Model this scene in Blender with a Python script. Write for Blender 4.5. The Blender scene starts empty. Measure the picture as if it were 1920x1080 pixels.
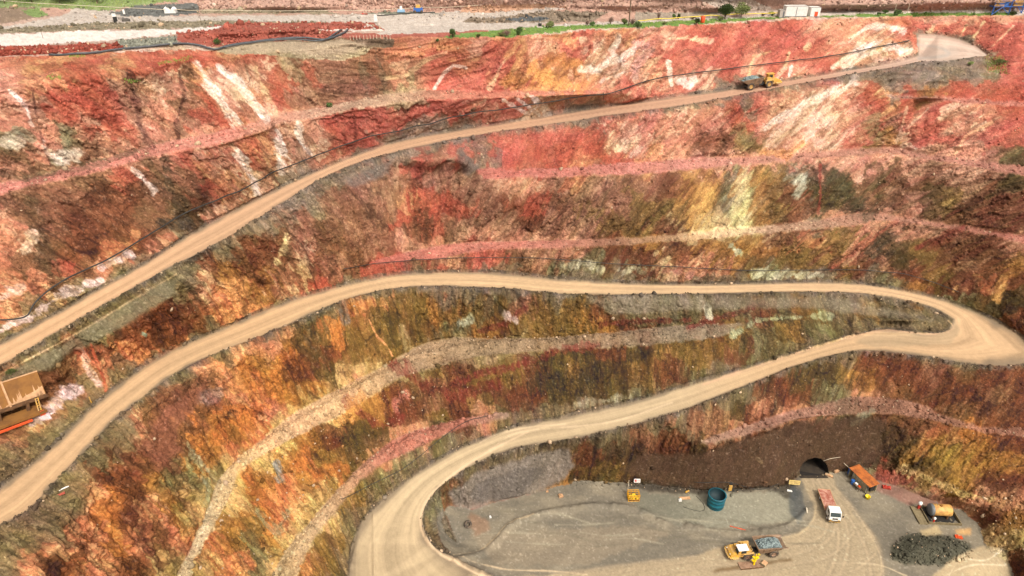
import bpy, bmesh, math, random
import numpy as np
from mathutils import Vector, Matrix
from mathutils.geometry import delaunay_2d_cdt
from math import radians as R
random.seed(7); RNG = np.random.default_rng(7)
S = bpy.context.scene; COL = S.collection

# ---------------------------------------------------------------- camera, sky, sun, exposure
CZ = 107.0; PITCH = R(31.0); F = 1280.0
SP, CP = math.sin(PITCH), math.cos(PITCH)
cd = bpy.data.cameras.new('camera'); cam = bpy.data.objects.new('camera', cd); COL.objects.link(cam)
cam.location = (0, 0, CZ); cam.rotation_euler = (math.pi/2 - PITCH, 0, 0)
cd.sensor_width = 36; cd.lens = 36*F/1920; cd.clip_start = 1; cd.clip_end = 5000
S.camera = cam
W = bpy.data.worlds.new('World'); S.world = W; W.use_nodes = True
nt = W.node_tree; bgn = nt.nodes['Background']
sky = nt.nodes.new('ShaderNodeTexSky'); sky.sky_type = 'NISHITA'; sky.sun_disc = False
SUN_EL, SUN_AZ = R(52), R(150)
sky.sun_elevation = SUN_EL; sky.sun_rotation = SUN_AZ
sky.air_density = 1.0; sky.dust_density = 6.0; sky.ozone_density = 1.0
hs = nt.nodes.new('ShaderNodeHueSaturation'); hs.inputs['Saturation'].default_value = .25      # overcast: cloud evens the sky out
nt.links.new(sky.outputs[0], hs.inputs['Color'])
wm = nt.nodes.new('ShaderNodeMix'); wm.data_type = 'RGBA'; wm.blend_type = 'MULTIPLY'; wm.inputs[0].default_value = 1; wm.inputs[7].default_value = (1.0, .95, .86, 1)
nt.links.new(hs.outputs[0], wm.inputs[6]); nt.links.new(wm.outputs[2], bgn.inputs[0]); bgn.inputs[1].default_value = 0.15
sl = bpy.data.lights.new('sun', 'SUN'); so = bpy.data.objects.new('sun', sl); COL.objects.link(so)
sl.energy = 1.5; sl.angle = R(10); sl.color = (1, 0.93, 0.84)
sd = Vector((math.sin(SUN_AZ)*math.cos(SUN_EL), math.cos(SUN_AZ)*math.cos(SUN_EL), math.sin(SUN_EL)))
so.rotation_euler = (-sd).to_track_quat('-Z', 'Y').to_euler()
S.view_settings.view_transform = 'Standard'; S.view_settings.look = 'None'
S.view_settings.gamma = 1; S.view_settings.exposure = 0.62
S.render.engine = 'CYCLES'

def lin(c):
    c = np.asarray(c, float)/255.0
    return np.where(c <= 0.04045, c/12.92, ((c+0.055)/1.055)**2.4)

# ---------------------------------------------------------------- numpy noise
_LAT = np.random.default_rng(3).random((64, 64, 64)).astype(np.float32)
def vnoise(x, y, z):
    xi = np.floor(x); yi = np.floor(y); zi = np.floor(z)
    fx = (x-xi).astype(np.float32); fy = (y-yi).astype(np.float32); fz = (z-zi).astype(np.float32)
    fx = fx*fx*(3-2*fx); fy = fy*fy*(3-2*fy); fz = fz*fz*(3-2*fz)
    xi = xi.astype(np.int64) & 63; yi = yi.astype(np.int64) & 63; zi = zi.astype(np.int64) & 63
    x1 = (xi+1) & 63; y1 = (yi+1) & 63; z1 = (zi+1) & 63
    L = _LAT
    a = L[xi, yi, zi]*(1-fx)+L[x1, yi, zi]*fx; b = L[xi, y1, zi]*(1-fx)+L[x1, y1, zi]*fx
    c = L[xi, yi, z1]*(1-fx)+L[x1, yi, z1]*fx; d = L[xi, y1, z1]*(1-fx)+L[x1, y1, z1]*fx
    a = a*(1-fy)+b*fy; c = c*(1-fy)+d*fy
    return (a*(1-fz)+c*fz)*2-1
def fbm(x, y, z, octv=4, gain=0.5, lac=2.03):
    s = 0; a = 1.0; t = 0
    for i in range(octv):
        s = s+a*vnoise(x+i*17.3, y+i*7.1, z+i*29.7); t += a
        a *= gain; x = x*lac; y = y*lac; z = z*lac
    return s/t
def ridged(x, y, z, octv=3):
    s = 0; a = 1.0; t = 0
    for i in range(octv):
        s = s+a*(1-np.abs(vnoise(x+i*11.3, y+i*5.1, z+i*3.7))*2); t += a
        a *= 0.5; x = x*2.1; y = y*2.1; z = z*2.1
    return s/t
def _h2(i, j, s):
    n = (i*374761393+j*668265263+s*1274126177) & 0x7fffffff
    n = ((n ^ (n >> 13))*1274126177) & 0x7fffffff
    return ((n ^ (n >> 16)) & 0xffff).astype(np.float32)/65535.0
def blocks(x, y, s=1):
    """jointed rock: every cell is a tilted facet; returns height, edge distance, cell value"""
    xi = np.floor(x).astype(np.int64); yi = np.floor(y).astype(np.int64)
    f1 = np.full(x.shape, 9., np.float32); f2 = f1.copy(); h = np.zeros(x.shape, np.float32); cv = h.copy()
    for di in (-1, 0, 1):
        for dj in (-1, 0, 1):
            i = xi+di; j = yi+dj; dx = x-(i+.1+.8*_h2(i, j, s)); dy = y-(j+.1+.8*_h2(i, j, s+1)); d = np.hypot(dx, dy)
            m = d < f1; f2 = np.where(m, f1, np.minimum(f2, d)); f1 = np.where(m, d, f1)
            hh = (_h2(i, j, s+2)-.5)*1.6*dx+(_h2(i, j, s+3)-.5)*1.2*dy+(_h2(i, j, s+4)-.5)*.7
            h = np.where(m, hh, h); cv = np.where(m, _h2(i, j, s+5), cv)
    return h, f2-f1, cv
def sstep(a, b, x):
    t = np.clip((x-a)/(b-a), 0, 1); return t*t*(3-2*t)

# ---------------------------------------------------------------- lines traced in image pixels: (column, row, assigned elevation)
def stops(st):
    xs = [s[0] for s in st]; zs = [s[1] for s in st]
    return lambda u: np.interp(u, xs, zs)
Z1B = stops([(-900,29),(0,42),(300,45.5),(640,50),(960,54),(1280,58.7),(1418,60.2),(1600,62.7),(1722,64.4),(1850,66)])
Z1F = stops([(-900,28.5),(0,41),(300,44.8),(640,49.5),(960,53.6),(1280,58.4),(1418,60),(1600,62.5),(1722,64.4),(1850,65.6)])
Z2B = stops([(-900,40),(0,34),(213,31.6),(433,30),(640,29),(800,28.3),(1100,26.2),(1280,24.9),(1600,22.5),(1847,20),(1920,19.2),(2000,18.8)])
Z2F = stops([(-900,40),(0,34.2),(213,32),(433,30.3),(640,29.1),(800,28.3),(1100,26),(1280,24.7),(1600,22.3),(1780,20.2)])
Z3B = stops([(657,2),(717,5),(757,6.2),(907,9),(1073,11.5),(1280,14.3),(1413,15.8),(1513,16.8),(1647,18),(1780,19.6)])
def ZL(pts, zf): return [(u, v, float(zf(u))) for u, v in pts]
def ZC(pts, z): return [(u, v, z) for u, v in pts]
road1_back = [(-700,1050),(-300,820),(0,645),(80,603),(167,553),(280,490),(360,438),(510,360),(640,302),(723,272),(807,253),(973,227),(1120,202),(1280,180),(1380,167),(1460,154),(1613,128),(1690,114),(1722,104)]
road1_front = [(-700,1110),(-300,868),(0,688),(80,640),(160,593),(300,513),(433,443),(560,362),(640,318),(740,287),(873,258),(1040,233),(1140,218),(1280,199),(1413,174),(1580,143),(1647,132),(1713,120),(1800,112),(1853,106)]
loop_back = [(1716,61,69.5),(1780,68,68),(1827,85,67),(1853,104,66)]
crest1 = ZL([(-700,1190),(-300,925),(0,735),(90,687),(150,648),(230,614),(320,556),(367,487),(433,452),(500,417),(567,380),(640,339),(700,307),(840,269),(973,246),(1140,226),(1280,209),(1480,182),(1613,149),(1680,145),(1763,145),(1893,149),(2100,160),(2600,185)], lambda u: float(Z1F(u))-(3.2*(1-sstep(280,420,u))+0.3) if u < 1650 else 64.0)
rim = [(-900,310,76),(-300,215,76),(0,167,76),(100,153,76),(200,138,76),(280,126,75.6),(340,114,75.2),(420,106,75),(500,98,74.6),(600,88,74.4),(680,76,74.2),(740,69,74),(873,69,74),(960,69,74),(1073,57,74),(1207,51,74),(1280,47,74),(1447,35,74),(1580,32,74),(1697,31,74)]
rim_far = [(1708,29,72.6),(1800,29,72.8),(1920,28,73.5),(2200,30,74),(2900,30,74)]
pipe_line = [(-900,190,77.5),(-300,135,77.5),(0,108,77.2),(150,104,77.2),(260,93,77),(350,84,76.6),(400,90,75.8),(500,82,75.4),(600,73,75),(660,68,74.6)]
u1_back = [(-900,590,62),(-400,450,62),(0,345,62),(133,315,62),(267,278,62),(417,245,62),(520,215,62),(633,195,62),(723,178,62),(813,169,62),(907,171,61.8),(1007,170,61.6),(1140,169,61)]
u1_front = [(-900,615,61.5),(-400,470,61.5),(0,362,61.5),(133,333,61.5),(300,290,61.5),(423,267,61.5),(533,231,61.5),(640,210,61.5),(773,190,61.5),(907,183,61.3),(1040,178,61.2),(1165,174,61)]
r0_back = [(1655,176,60.5),(1720,179,60),(1800,184,60),(1920,190,60),(2300,215,60),(2800,240,60)]
r0_front = [(1665,181,60),(1720,186,59.6),(1800,192,59.6),(1920,199,59.6),(2300,226,59.6),(2800,255,59.6)]
r1_back = [(893,318,47.8),(1007,316,47.8),(1140,307,47.8),(1280,299,47.8),(1430,293,47.8),(1580,280,48),(1673,278,48),(1747,290,48.4),(1847,303,48.6),(1920,312,48.6),(2300,370,48.6),(2800,450,48.6)]
r1_front = [(905,334,47.4),(1073,330,47.4),(1280,319,47.4),(1447,304,47.4),(1580,293,47.6),(1693,290,47.6),(1780,305,48),(1920,328,48.2),(2300,392,48.2),(2800,475,48.2)]
r2_back = [(697,490,30.5),(790,467,31.5),(873,455,32.4),(1067,451,33.3),(1273,438,34.6),(1447,423,34.8),(1547,410,35),(1613,400,35.2),(1663,402,35.4),(1747,415,35.8),(1920,443,36),(2300,520,36),(2800,620,36)]
r2_front = [(707,496,30.2),(840,480,31.3),(900,469,32),(1040,465,33),(1140,460,33.4),(1280,451,34.3),(1430,438,34.5),(1580,424,34.7),(1663,413,35),(1713,418,35.2),(1813,433,35.6),(1920,457,35.8),(2300,538,35.8),(2800,640,35.8)]
road2_back = [(-500,1380),(-200,1110),(0,917),(100,837),(143,793),(213,730),(300,670),(433,610),(520,573),(640,537),(740,516),(840,511),(940,513),(1073,526),(1280,534),(1580,531),(1647,537),(1747,557),(1847,593),(1897,620),(1925,640),(1945,662)]
road2_front = [(-500,1490),(-200,1195),(0,990),(50,960),(100,907),(167,837),(207,793),(253,757),(333,697),(500,627),(640,565),(723,544),(807,538),(940,542),(1073,552),(1280,552),(1547,548),(1630,552),(1697,563),(1763,583),(1787,600)]
crest2 = [(-420,1560,33.5),(-100,1240,33.5),(0,1130,33.5),(60,1080,33.5),(110,1000,33.2),(150,930,32.8),(190,870,32.2),(240,800,31.8),(290,760,31.2),(350,712,30.6),(510,640,29.6),(640,576,28.8),(723,551,28.4),(807,546,28),(940,550,27.2),(1073,560,26),(1280,562,24.4),(1547,558,22.2),(1630,562,21.6),(1690,578,21)]
road3_back = [(1787,600),(1780,617),(1647,618),(1613,627),(1513,657),(1413,687),(1280,727),(1173,757),(1073,780),(973,800),(907,823),(827,860),(757,907),(717,940),(680,980),(660,1020),(655,1080),(665,1180),(700,1300),(800,1420)]
road3_front = [(1945,672,18.9),(1920,681,18.9),(1880,686,18.9),(1747,671,18.6),(1613,659,17.8),(1513,680,16.8),(1413,718,15.3),(1280,770,13.2),(1173,800,11.6),(1073,823,10.3),(973,840,8.8),(907,863,7.4),(840,903,5.6),(807,933,4.6),(793,973,3.4),(807,1020,1.8),(853,1047,0.2),(923,1080,-1.4),(1000,1110,-2.4)]
a_back = [(1400,604,20.4),(1280,611,19.5),(1140,623,18.7),(1040,633,18.2),(923,635,17.5),(857,632,17),(790,647,16.8),(730,680,16.5),(640,727,16.2),(550,777,16),(483,830,16),(410,900,16),(390,953,16),(360,1020,16),(320,1100,16),(230,1300,16),(100,1550,16)]
a_front = [(1350,632,18.8),(1273,641,18.4),(1140,651,17.6),(1007,659,17.2),(880,672,16.4),(800,693,16),(740,715,15.8),(640,777,15.4),(533,830,15.3),(450,887,15.3),(427,937,15.3),(400,987,15.3),(367,1040,15.3),(350,1100,15.3),(290,1300,15.3),(200,1550,15.3)]
b_back = [(950,776,11.6),(847,790,11),(790,803,10.6),(747,820,10.2),(693,860,9.8),(640,910,9),(583,977,8.6),(540,1027,8.4),(513,1073,8.2),(470,1180,8),(380,1500,8)]
b_front = [(958,784,11),(850,808,10.2),(767,847,9.5),(707,877,9),(673,907,8.5),(636,950,8),(583,1020,7.8),(560,1073,7.6),(540,1180,7.4),(480,1500,7.4)]
p_back = [(1313,826,9.6),(1380,803,10.4),(1447,780,11),(1513,763,11.2),(1613,743,11.6),(1680,747,11.6),(1730,760,11.6),(1780,783,11.4),(1830,797,11.4),(1920,803,11.6),(2300,840,11.6),(2800,900,11.6)]
p_front = [(1322,834,9),(1413,810,10),(1497,785,10.6),(1580,777,11),(1680,777,11),(1747,787,11),(1813,805,11),(1920,818,11.2),(2300,860,11.2),(2800,930,11.2)]
toe = [(1072,900,-2),(1140,903,-2.6),(1200,906,-3),(1280,915,-3),(1340,919,-3),(1400,915,-3),(1470,911,-3),(1496,893,-3),(1512,885,-3),(1548,886,-3),(1592,884,-2.9),(1640,876,-1.6),(1690,890,-0.6),(1760,912,0.8),(1830,925,2),(1920,940,3),(2300,980,3),(2800,1050,3)]
slope_foot = [(1600,889,-3),(1645,900,-3),(1690,915,-3),(1740,935,-3),(1800,955,-3),(1835,985,-3),(1850,1030,-3),(1895,1060,-3),(1905,1110,-3),(1950,1300,-3)]
slope_mid = [(1800,940,0),(1850,960,0.6),(1900,1000,0.6),(1935,1060,0.6),(1990,1200,1)]
pocket_toe = [(1072,905,-2.4),(1000,924,-2.7),(940,938,-2.8),(882,955,-2.8),(858,948,-2.2),(838,950,-1.2),(826,975,-1.6),(832,1000,-2.2),(858,1018,-2.6),(898,1024,-2.9)]
landing_toe = [(-200,815,34.6),(0,752,34.2),(80,735,33.6),(125,712,32.8)]
landing_edge = [(-200,1040,34.4),(0,860,33.8),(70,822,33.4),(118,780,32.8),(150,738,32.4)]
LINES = [ZL(road1_back, Z1B), ZL(road1_front, Z1F), loop_back, crest1, rim, rim_far, pipe_line, u1_back, u1_front, r0_back, r0_front,
         r1_back, r1_front, r2_back, r2_front, ZL(road2_back, Z2B), ZL(road2_front, Z2F), crest2, ZL(road3_back, Z3B), road3_front,
         a_back, a_front, b_back, b_front, p_back, p_front, toe, slope_foot, slope_mid, pocket_toe, landing_toe, landing_edge]
# the ground outside the pit and loose points, also image pixels with an assigned elevation
TOPL = [[(-1500,120,77),(-300,60,77),(0,48,77),(400,40,76.6),(800,38,75),(1100,36,74.4),(1400,24,74.4),(1708,18,74.2),(2000,16,74.6),(3100,10,75)],
        [(-1500,20,79),(0,20,77.6),(400,22,76.6),(800,18,76.2),(1200,16,76),(1500,8,76.4),(1920,4,76.6),(3100,0,77)],
        [(-1500,-60,84),(0,-40,83),(700,-40,84),(1400,-40,84),(1920,-40,82),(3100,-50,84)],
        [(-1500,-130,88),(0,-130,88),(1000,-130,90),(3100,-130,88)],
        [(-1500,-212,97),(1000,-212,97),(3100,-212,97)]]
PTS = [(-1500,900,35),(-1500,1700,20),(-600,1700,25),(0,1700,16),(600,1700,-2),(1000,1200,-3),(1000,1700,-3),(1400,1300,-3),(1500,1700,-3),(2100,1700,-3),(3100,1700,0),
       (3100,1150,3),(3100,250,60),(3100,480,48),(3100,660,36),(3100,920,11),(-1500,620,62),(-1500,360,76),(1100,1000,-3),(1300,960,-3),(1450,1000,-3),(1650,1000,-3),(1300,1060,-3),(1700,1060,-3),
       (960,1040,-3),(3100,700,20),(2300,690,20),(2100,700,19)]

def spline(pts, step=22.0):
    P = np.array(pts, float); out = []
    n = len(P)
    for i in range(n-1):
        p0 = P[max(i-1,0)]; p1 = P[i]; p2 = P[i+1]; p3 = P[min(i+2,n-1)]
        d = math.hypot(*(p2-p1)[:2]); k = max(1, int(round(d/(step if d < 160 else 60))))
        a = max(math.hypot(*(p1-p0)[:2]), 1e-6); b = max(d, 1e-6); c = max(math.hypot(*(p3-p2)[:2]), 1e-6)
        m1 = (p2-p1) if i == 0 else ((p2-p1)/b+(p1-p0)/a)*0.5*b
        m2 = (p2-p1) if i == n-2 else ((p3-p2)/c+(p2-p1)/b)*0.5*b
        for j in range(k):
            t = j/k; h = (2*t**3-3*t**2+1, t**3-2*t**2+t, -2*t**3+3*t**2, t**3-t**2)
            out.append(h[0]*p1+h[1]*m1+h[2]*p2+h[3]*m2)
    out.append(P[-1]); return np.array(out)

def fac(v): return SP - (540-v)/F*CP          # drop per unit of axial distance
V2 = []; INV = []; ED = []
def addline(L):
    P = spline(L); n0 = len(V2)
    for u, v, z in P:
        V2.append(Vector((u, v))); INV.append(fac(v)/(CZ-z))
    for i in range(len(P)-1): ED.append((n0+i, n0+i+1))
for L in LINES+TOPL: addline(L)
for u, v, z in PTS:
    V2.append(Vector((u, v))); INV.append(fac(v)/(CZ-z))
tv, te, tf, ov, oe, of = delaunay_2d_cdt(V2, ED, [], 0, 0.01)
inv0 = np.array(INV); P2 = np.array([tuple(v) for v in V2])
tinv = np.zeros(len(tv))
for i, v in enumerate(tv):
    if ov[i]: tinv[i] = inv0[ov[i][0]]
    else:
        d = np.hypot(P2[:,0]-v[0], P2[:,1]-v[1]); k = np.argsort(d)[:2]
        w = 1/(d[k]+1e-3); tinv[i] = (inv0[k]*w).sum()/w.sum()

# ---------------------------------------------------------------- sample the traced lines on a dense sheet of image coordinates
STEP = 1.5
def axis(lo, a, b, hi):
    mid = np.arange(a, b+STEP, STEP); left = []; x = mid[0]; s = STEP
    while x > lo: s = min(s*1.22, 30); x -= s; left.append(x)
    right = []; x = mid[-1]; s = STEP
    while x < hi: s = min(s*1.22, 30); x += s; right.append(x)
    return np.array(left[::-1]+list(mid)+right)
US = axis(-1100, -12, 1932, 2800); VS = axis(-185, -6, 1086, 1600)
VS = VS[VS > -210]
NU, NV = len(US), len(VS)
UU, VV = np.meshgrid(US, VS)
IT = np.full((NV, NU), np.nan)
for f in tf:
    for k in range(1, len(f)-1):
        a, b, c = f[0], f[k], f[k+1]
        A, B, C = tv[a], tv[b], tv[c]
        den = (B[1]-C[1])*(A[0]-C[0])+(C[0]-B[0])*(A[1]-C[1])
        if abs(den) < 1e-9: continue
        i0 = np.searchsorted(US, min(A[0],B[0],C[0])-.01); i1 = np.searchsorted(US, max(A[0],B[0],C[0])+.01)
        j0 = np.searchsorted(VS, min(A[1],B[1],C[1])-.01); j1 = np.searchsorted(VS, max(A[1],B[1],C[1])+.01)
        if i1 <= i0 or j1 <= j0: continue
        u = UU[j0:j1, i0:i1]; v = VV[j0:j1, i0:i1]
        l1 = ((B[1]-C[1])*(u-C[0])+(C[0]-B[0])*(v-C[1]))/den
        l2 = ((C[1]-A[1])*(u-C[0])+(A[0]-C[0])*(v-C[1]))/den
        l3 = 1-l1-l2; m = (l1 >= -1e-4) & (l2 >= -1e-4) & (l3 >= -1e-4)
        val = l1*tinv[a]+l2*tinv[b]+l3*tinv[c]
        sub = IT[j0:j1, i0:i1]; sub[m] = val[m]
bad = np.isnan(IT)
if bad.any():
    for j in range(NV):
        r = IT[j]; b = np.isnan(r)
        if b.any() and not b.all(): r[b] = np.interp(US[b], US[~b], r[~b])
def blur(a, k):
    for _ in range(k):
        p = np.pad(a, 1, mode='edge')
        a = (p[:-2,1:-1]+2*p[1:-1,1:-1]+p[2:,1:-1])/4
        p = np.pad(a, 1, mode='edge')
        a = (p[1:-1,:-2]+2*p[1:-1,1:-1]+p[1:-1,2:])/4
    return a
IT = blur(IT, 3)
ZZ = CZ - fac(VV)/IT
# mounds of spoil and windrows on top of the surface traced in image pixels (u, v, half-widths, height)
MOUNDS = [(60,95,110,7,1.2),(190,88,60,6,1.0),(290,78,50,8,1.6),(430,60,60,10,2.2),(540,55,80,9,2.0),(640,49,60,4,1.0),(120,56,90,4,1.2),(260,46,80,4,1.0),
 (25,30,40,9,2.5),(290,20,50,7,3.0),(340,14,40,8,3.5),(540,12,90,9,3),(680,20,20,5,1.6),(720,19,18,5,1.6),(800,44,18,2.5,.9),(885,36,16,3.5,1.3),(925,38,26,3,1.1),(955,32,18,4,1.5),(1005,34,34,5,1.6),(1080,24,70,7,2.2),(1150,12,80,8,3.0),(1330,14,50,7,2.5),
 (1600,10,90,8,3),(1745,183,26,4,1.2),(1700,135,60,6,1.0),(1740,1026,58,22,2.0),(1790,1030,30,16,.8),(1835,1052,46,24,1.2),(1710,1040,30,12,.6),(1650,905,40,14,0.8),(1700,925,40,12,1.0),(1660,622,80,5,0.8),(1700,600,50,7,1.2),(870,300,22,18,1.4),(800,300,60,16,1.2)]
for mu, mv, su, sv, h in MOUNDS:
    if mv < 100: h = min(h, (.13 if mv > 35 else .07)*sv)
    ZZ = ZZ + h*np.exp(-((UU-mu)/su)**2-((VV-mv)/sv)**2)
TT = (CZ-ZZ)/fac(VV)

# ---------------------------------------------------------------- zones on the sheet
def polymask(pts, extra=None):
    P = np.array([(p[0], p[1]) for p in pts], float); Q = np.roll(P, -1, 0)
    M = np.zeros((NV, NU), bool)
    for j, v in enumerate(VS):
        c = (P[:,1] <= v) != (Q[:,1] <= v)
        if not c.any(): continue
        xs = np.sort(P[c,0]+(v-P[c,1])/(Q[c,1]-P[c,1])*(Q[c,0]-P[c,0]))
        for k in range(0, len(xs)-1, 2):
            M[j, np.searchsorted(US, xs[k]):np.searchsorted(US, xs[k+1])] = True
    return M
def distfield(pts, maxd, asp=1.0):
    """distance (image pixels) to a polyline, only near it; asp squeezes the vertical"""
    D = np.full((NV, NU), 1e3, np.float32); A = np.zeros((NV, NU), np.float32); s0 = 0.0
    for (a, b) in zip(pts[:-1], pts[1:]):
        ax, ay, bx, by = a[0], a[1]*asp, b[0], b[1]*asp
        L2 = (bx-ax)**2+(by-ay)**2; L = math.sqrt(L2)
        if L < 1e-6: continue
        i0 = np.searchsorted(US, min(ax,bx)-maxd); i1 = np.searchsorted(US, max(ax,bx)+maxd)
        j0 = np.searchsorted(VS, (min(ay,by)-maxd)/asp); j1 = np.searchsorted(VS, (max(ay,by)+maxd)/asp)
        if i1 > i0 and j1 > j0:
            u = UU[j0:j1,i0:i1]; v = VV[j0:j1,i0:i1]*asp
            t = np.clip(((u-ax)*(bx-ax)+(v-ay)*(by-ay))/L2, 0, 1)
            d = np.hypot(u-ax-t*(bx-ax), v-ay-t*(by-ay))
            sub = D[j0:j1,i0:i1]; m = d < sub; sub[m] = d[m]; A[j0:j1,i0:i1][m] = (s0+t*L)[m]
        s0 += L
    return D, A
sp = lambda L, st=12: [tuple(p[:2]) for p in spline([(q[0], q[1], 0) for q in L], st)]
B1 = sp(road1_back); F1 = sp(road1_front); LB = sp(loop_back)
B2 = sp(road2_back); F2 = sp(road2_front); B3 = sp(road3_back); F3 = sp(road3_front)
M1 = polymask(F1+LB[::-1]+B1[::-1])
M2 = polymask(B2+F3+[(1100,1200),(1100,1500)]+B3[::-1]+F2[::-1])
MR = M1 | M2
floor_poly = sp(pocket_toe)[::-1]+sp(toe)[:0]+[]
floor_poly = sp(toe)[:0]
FL = [(923,1080),(853,1050),(826,1015),(818,980),(830,950)]+[(p[0],p[1]) for p in pocket_toe[::-1][1:]]+[(p[0],p[1]) for p in toe[:11]]+[(p[0],p[1]) for p in slope_foot]+[(1950,1610),(1000,1610),(1000,1110)]
MF = polymask(FL) & ~MR
RIMALL = sp(pipe_line)+sp([(680,72),(740,68),(873,68),(960,68),(1073,56),(1207,50),(1280,46),(1447,34),(1580,31),(1697,30)])+sp([(1708,28),(1800,28),(1920,27),(2200,29),(2900,29)])
MG = polymask(RIMALL+[(2900,-400),(-1100,-400)])
dirx = (UU-960)/F; ydir = (540-VV)/F
def world(T):
    return dirx*T, (CP+ydir*SP)*T, CZ-fac(VV)*T
X, Y, Z = world(TT)
def normals(X, Y, Z):
    du = [np.gradient(a, axis=1) for a in (X, Y, Z)]; dv = [np.gradient(a, axis=0) for a in (X, Y, Z)]
    n = [dv[1]*du[2]-dv[2]*du[1], dv[2]*du[0]-dv[0]*du[2], dv[0]*du[1]-dv[1]*du[0]]
    l = np.sqrt(n[0]**2+n[1]**2+n[2]**2)+1e-9
    s = np.where(n[1]*(-1)*0+n[2]*0+ (n[0]*X+n[1]*Y+n[2]*(Z-CZ)) > 0, -1, 1)
    return [s*a/l for a in n]
N = normals(blur(X, 6), blur(Y, 6), blur(Z, 6))
wall = sstep(0.86, 0.62, N[2]); wall = blur(wall, 4)
strips = np.zeros_like(ZZ)
road = blur(MR.astype(float), 4); floor_ = blur(MF.astype(float), 2); top = blur(MG.astype(float), 1)
# structure leans differently across the pit
KS = np.interp(UU, [0, 600, 900, 1300, 1920], [.5, .35, -.5, -.8, -.95])*np.interp(VV, [520, 640], [1, .45])
# strike runs round the pit; streaks follow the dip of the faces
TH = np.arctan2(X-30, Y-20)*120; RR = np.hypot(X-30, Y-20)
XS = TH+KS*(Z-40); YR = RR*.15
MS = polymask(sp(u1_back)+sp(u1_front)[::-1])
for bk_, fr_ in ((r1_back, r1_front), (r2_back, r2_front), (r0_back, r0_front), (a_back, a_front), (b_back, b_front), (p_back, p_front)): MS |= polymask(sp(bk_)+sp(fr_)[::-1])
rock = blur(((~MS) & (~MR) & (~MF) & (~MG)).astype(float), 2)
wall = np.maximum(wall, .5*rock)*np.maximum(rock, .25)
# ---- relief
n_big = fbm(XS*.09, YR*.09, Z*.05, 2); n_mid = fbm(XS*.33+9, YR*.33, Z*.16, 3); n_rid = ridged(XS*.42, YR*.42, Z*.10+5, 3)
n_blk = ridged(XS*1.1+3, YR*1.1, Z*.7, 2); n_fine = fbm(X*1.9, Y*1.9, Z*1.9, 3, .6)
wq = .5*n_mid+.22*n_fine
bh1, be1, bc1 = blocks(XS*.30+wq*.8, (Z+YR*6)*.22+wq*.8, 11); bh2, be2, bc2 = blocks(XS*.85+wq, (Z+YR*6)*.62+wq, 31); bh3, be3, bc3 = blocks(XS*2.0+wq, (Z+YR*6)*1.6+wq, 57)
blk = sstep(-.3, .2, fbm(X*.06+30, Y*.06, Z*.08, 2))*.7+.3
relief = wall*(1.1*n_big+.55*n_mid+.35*(n_rid-.2)+blk*(.75*bh1+.42*bh2+.27*bh3)+.2*n_fine)
n_rub = fbm(X*1.3+40, Y*1.3, Z*1.3, 3, .65); n_soft = fbm(X*.25+4, Y*.25, Z*.25, 2)
bench = (1-wall)*(1-road)*(1-floor_)*(1-top)
relief += bench*(.30*n_rub+.55*n_soft)+(1-wall)*floor_*(.06*n_rub+.1*n_soft)+top*(1-wall)*(.2*n_rub+.15*n_soft)+road*.03*n_soft
PW = blur(polymask([(1340,842),(1420,814),(1500,790),(1600,782),(1670,788),(1660,868),(1590,884),(1480,910),(1280,916),(1130,900),(1190,852)]).astype(float), 12)
relief *= (1-.9*road)*(1-.72*PW)*(1-.8*np.exp(-((UU-1525)/34)**2-((VV-875)/26)**2))
# windrows and ridges of gravel thrown up beside the roads
RIDGES = [([(u+2, v+3) for u, v in F1], 3.2, .55), ([(u+3, v+4) for u, v in F2 if v < 1200 and u < 1640], 3.4, .55), ([(u+2, v+4) for u, v in F3 if u < 1760], 4, .7), ([(u-1, v-3) for u, v in B3 if u > 700 and v > 630], 3, .35),
 ([(u, v-3) for u, v in B1], 2.2, .3), ([(u-1, v-3) for u, v in B2], 2.6, .35),
 (sp([(853,1052),(905,1036),(935,1012),(955,987),(1000,968),(1060,955),(1130,949),(1190,955),(1245,982)]), 6, .7), ([(.5*(p[0]+q[0]), .5*(p[1]+q[1])) for p, q in zip(sp(a_back, 24)[8:44], sp(a_front, 24)[6:42])], 9, 1.1), ([(.5*(p[0]+q[0]), .5*(p[1]+q[1])) for p, q in zip(sp(b_back, 24), sp(b_front, 24))], 8, .9), (sp([(1290,985),(1360,1000),(1420,998),(1480,985),(1512,960)]), 6, .5), ([(660,1060),(680,980),(712,935),(750,900),(800,868)], 5, .6)]
RD = np.zeros_like(ZZ)
for pl, w, h in RIDGES:
    D, A = distfield(pl, 16); RD = np.maximum(RD, h*np.exp(-(D/w)**2)*(.75+.35*vnoise(A*.12, A*0+3, A*0)))
AX, AY, AZ = [relief*n for n in N]
X2, Y2, Z2 = X+AX, Y+AY, Z+AZ+RD+(wall*.0)

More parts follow.
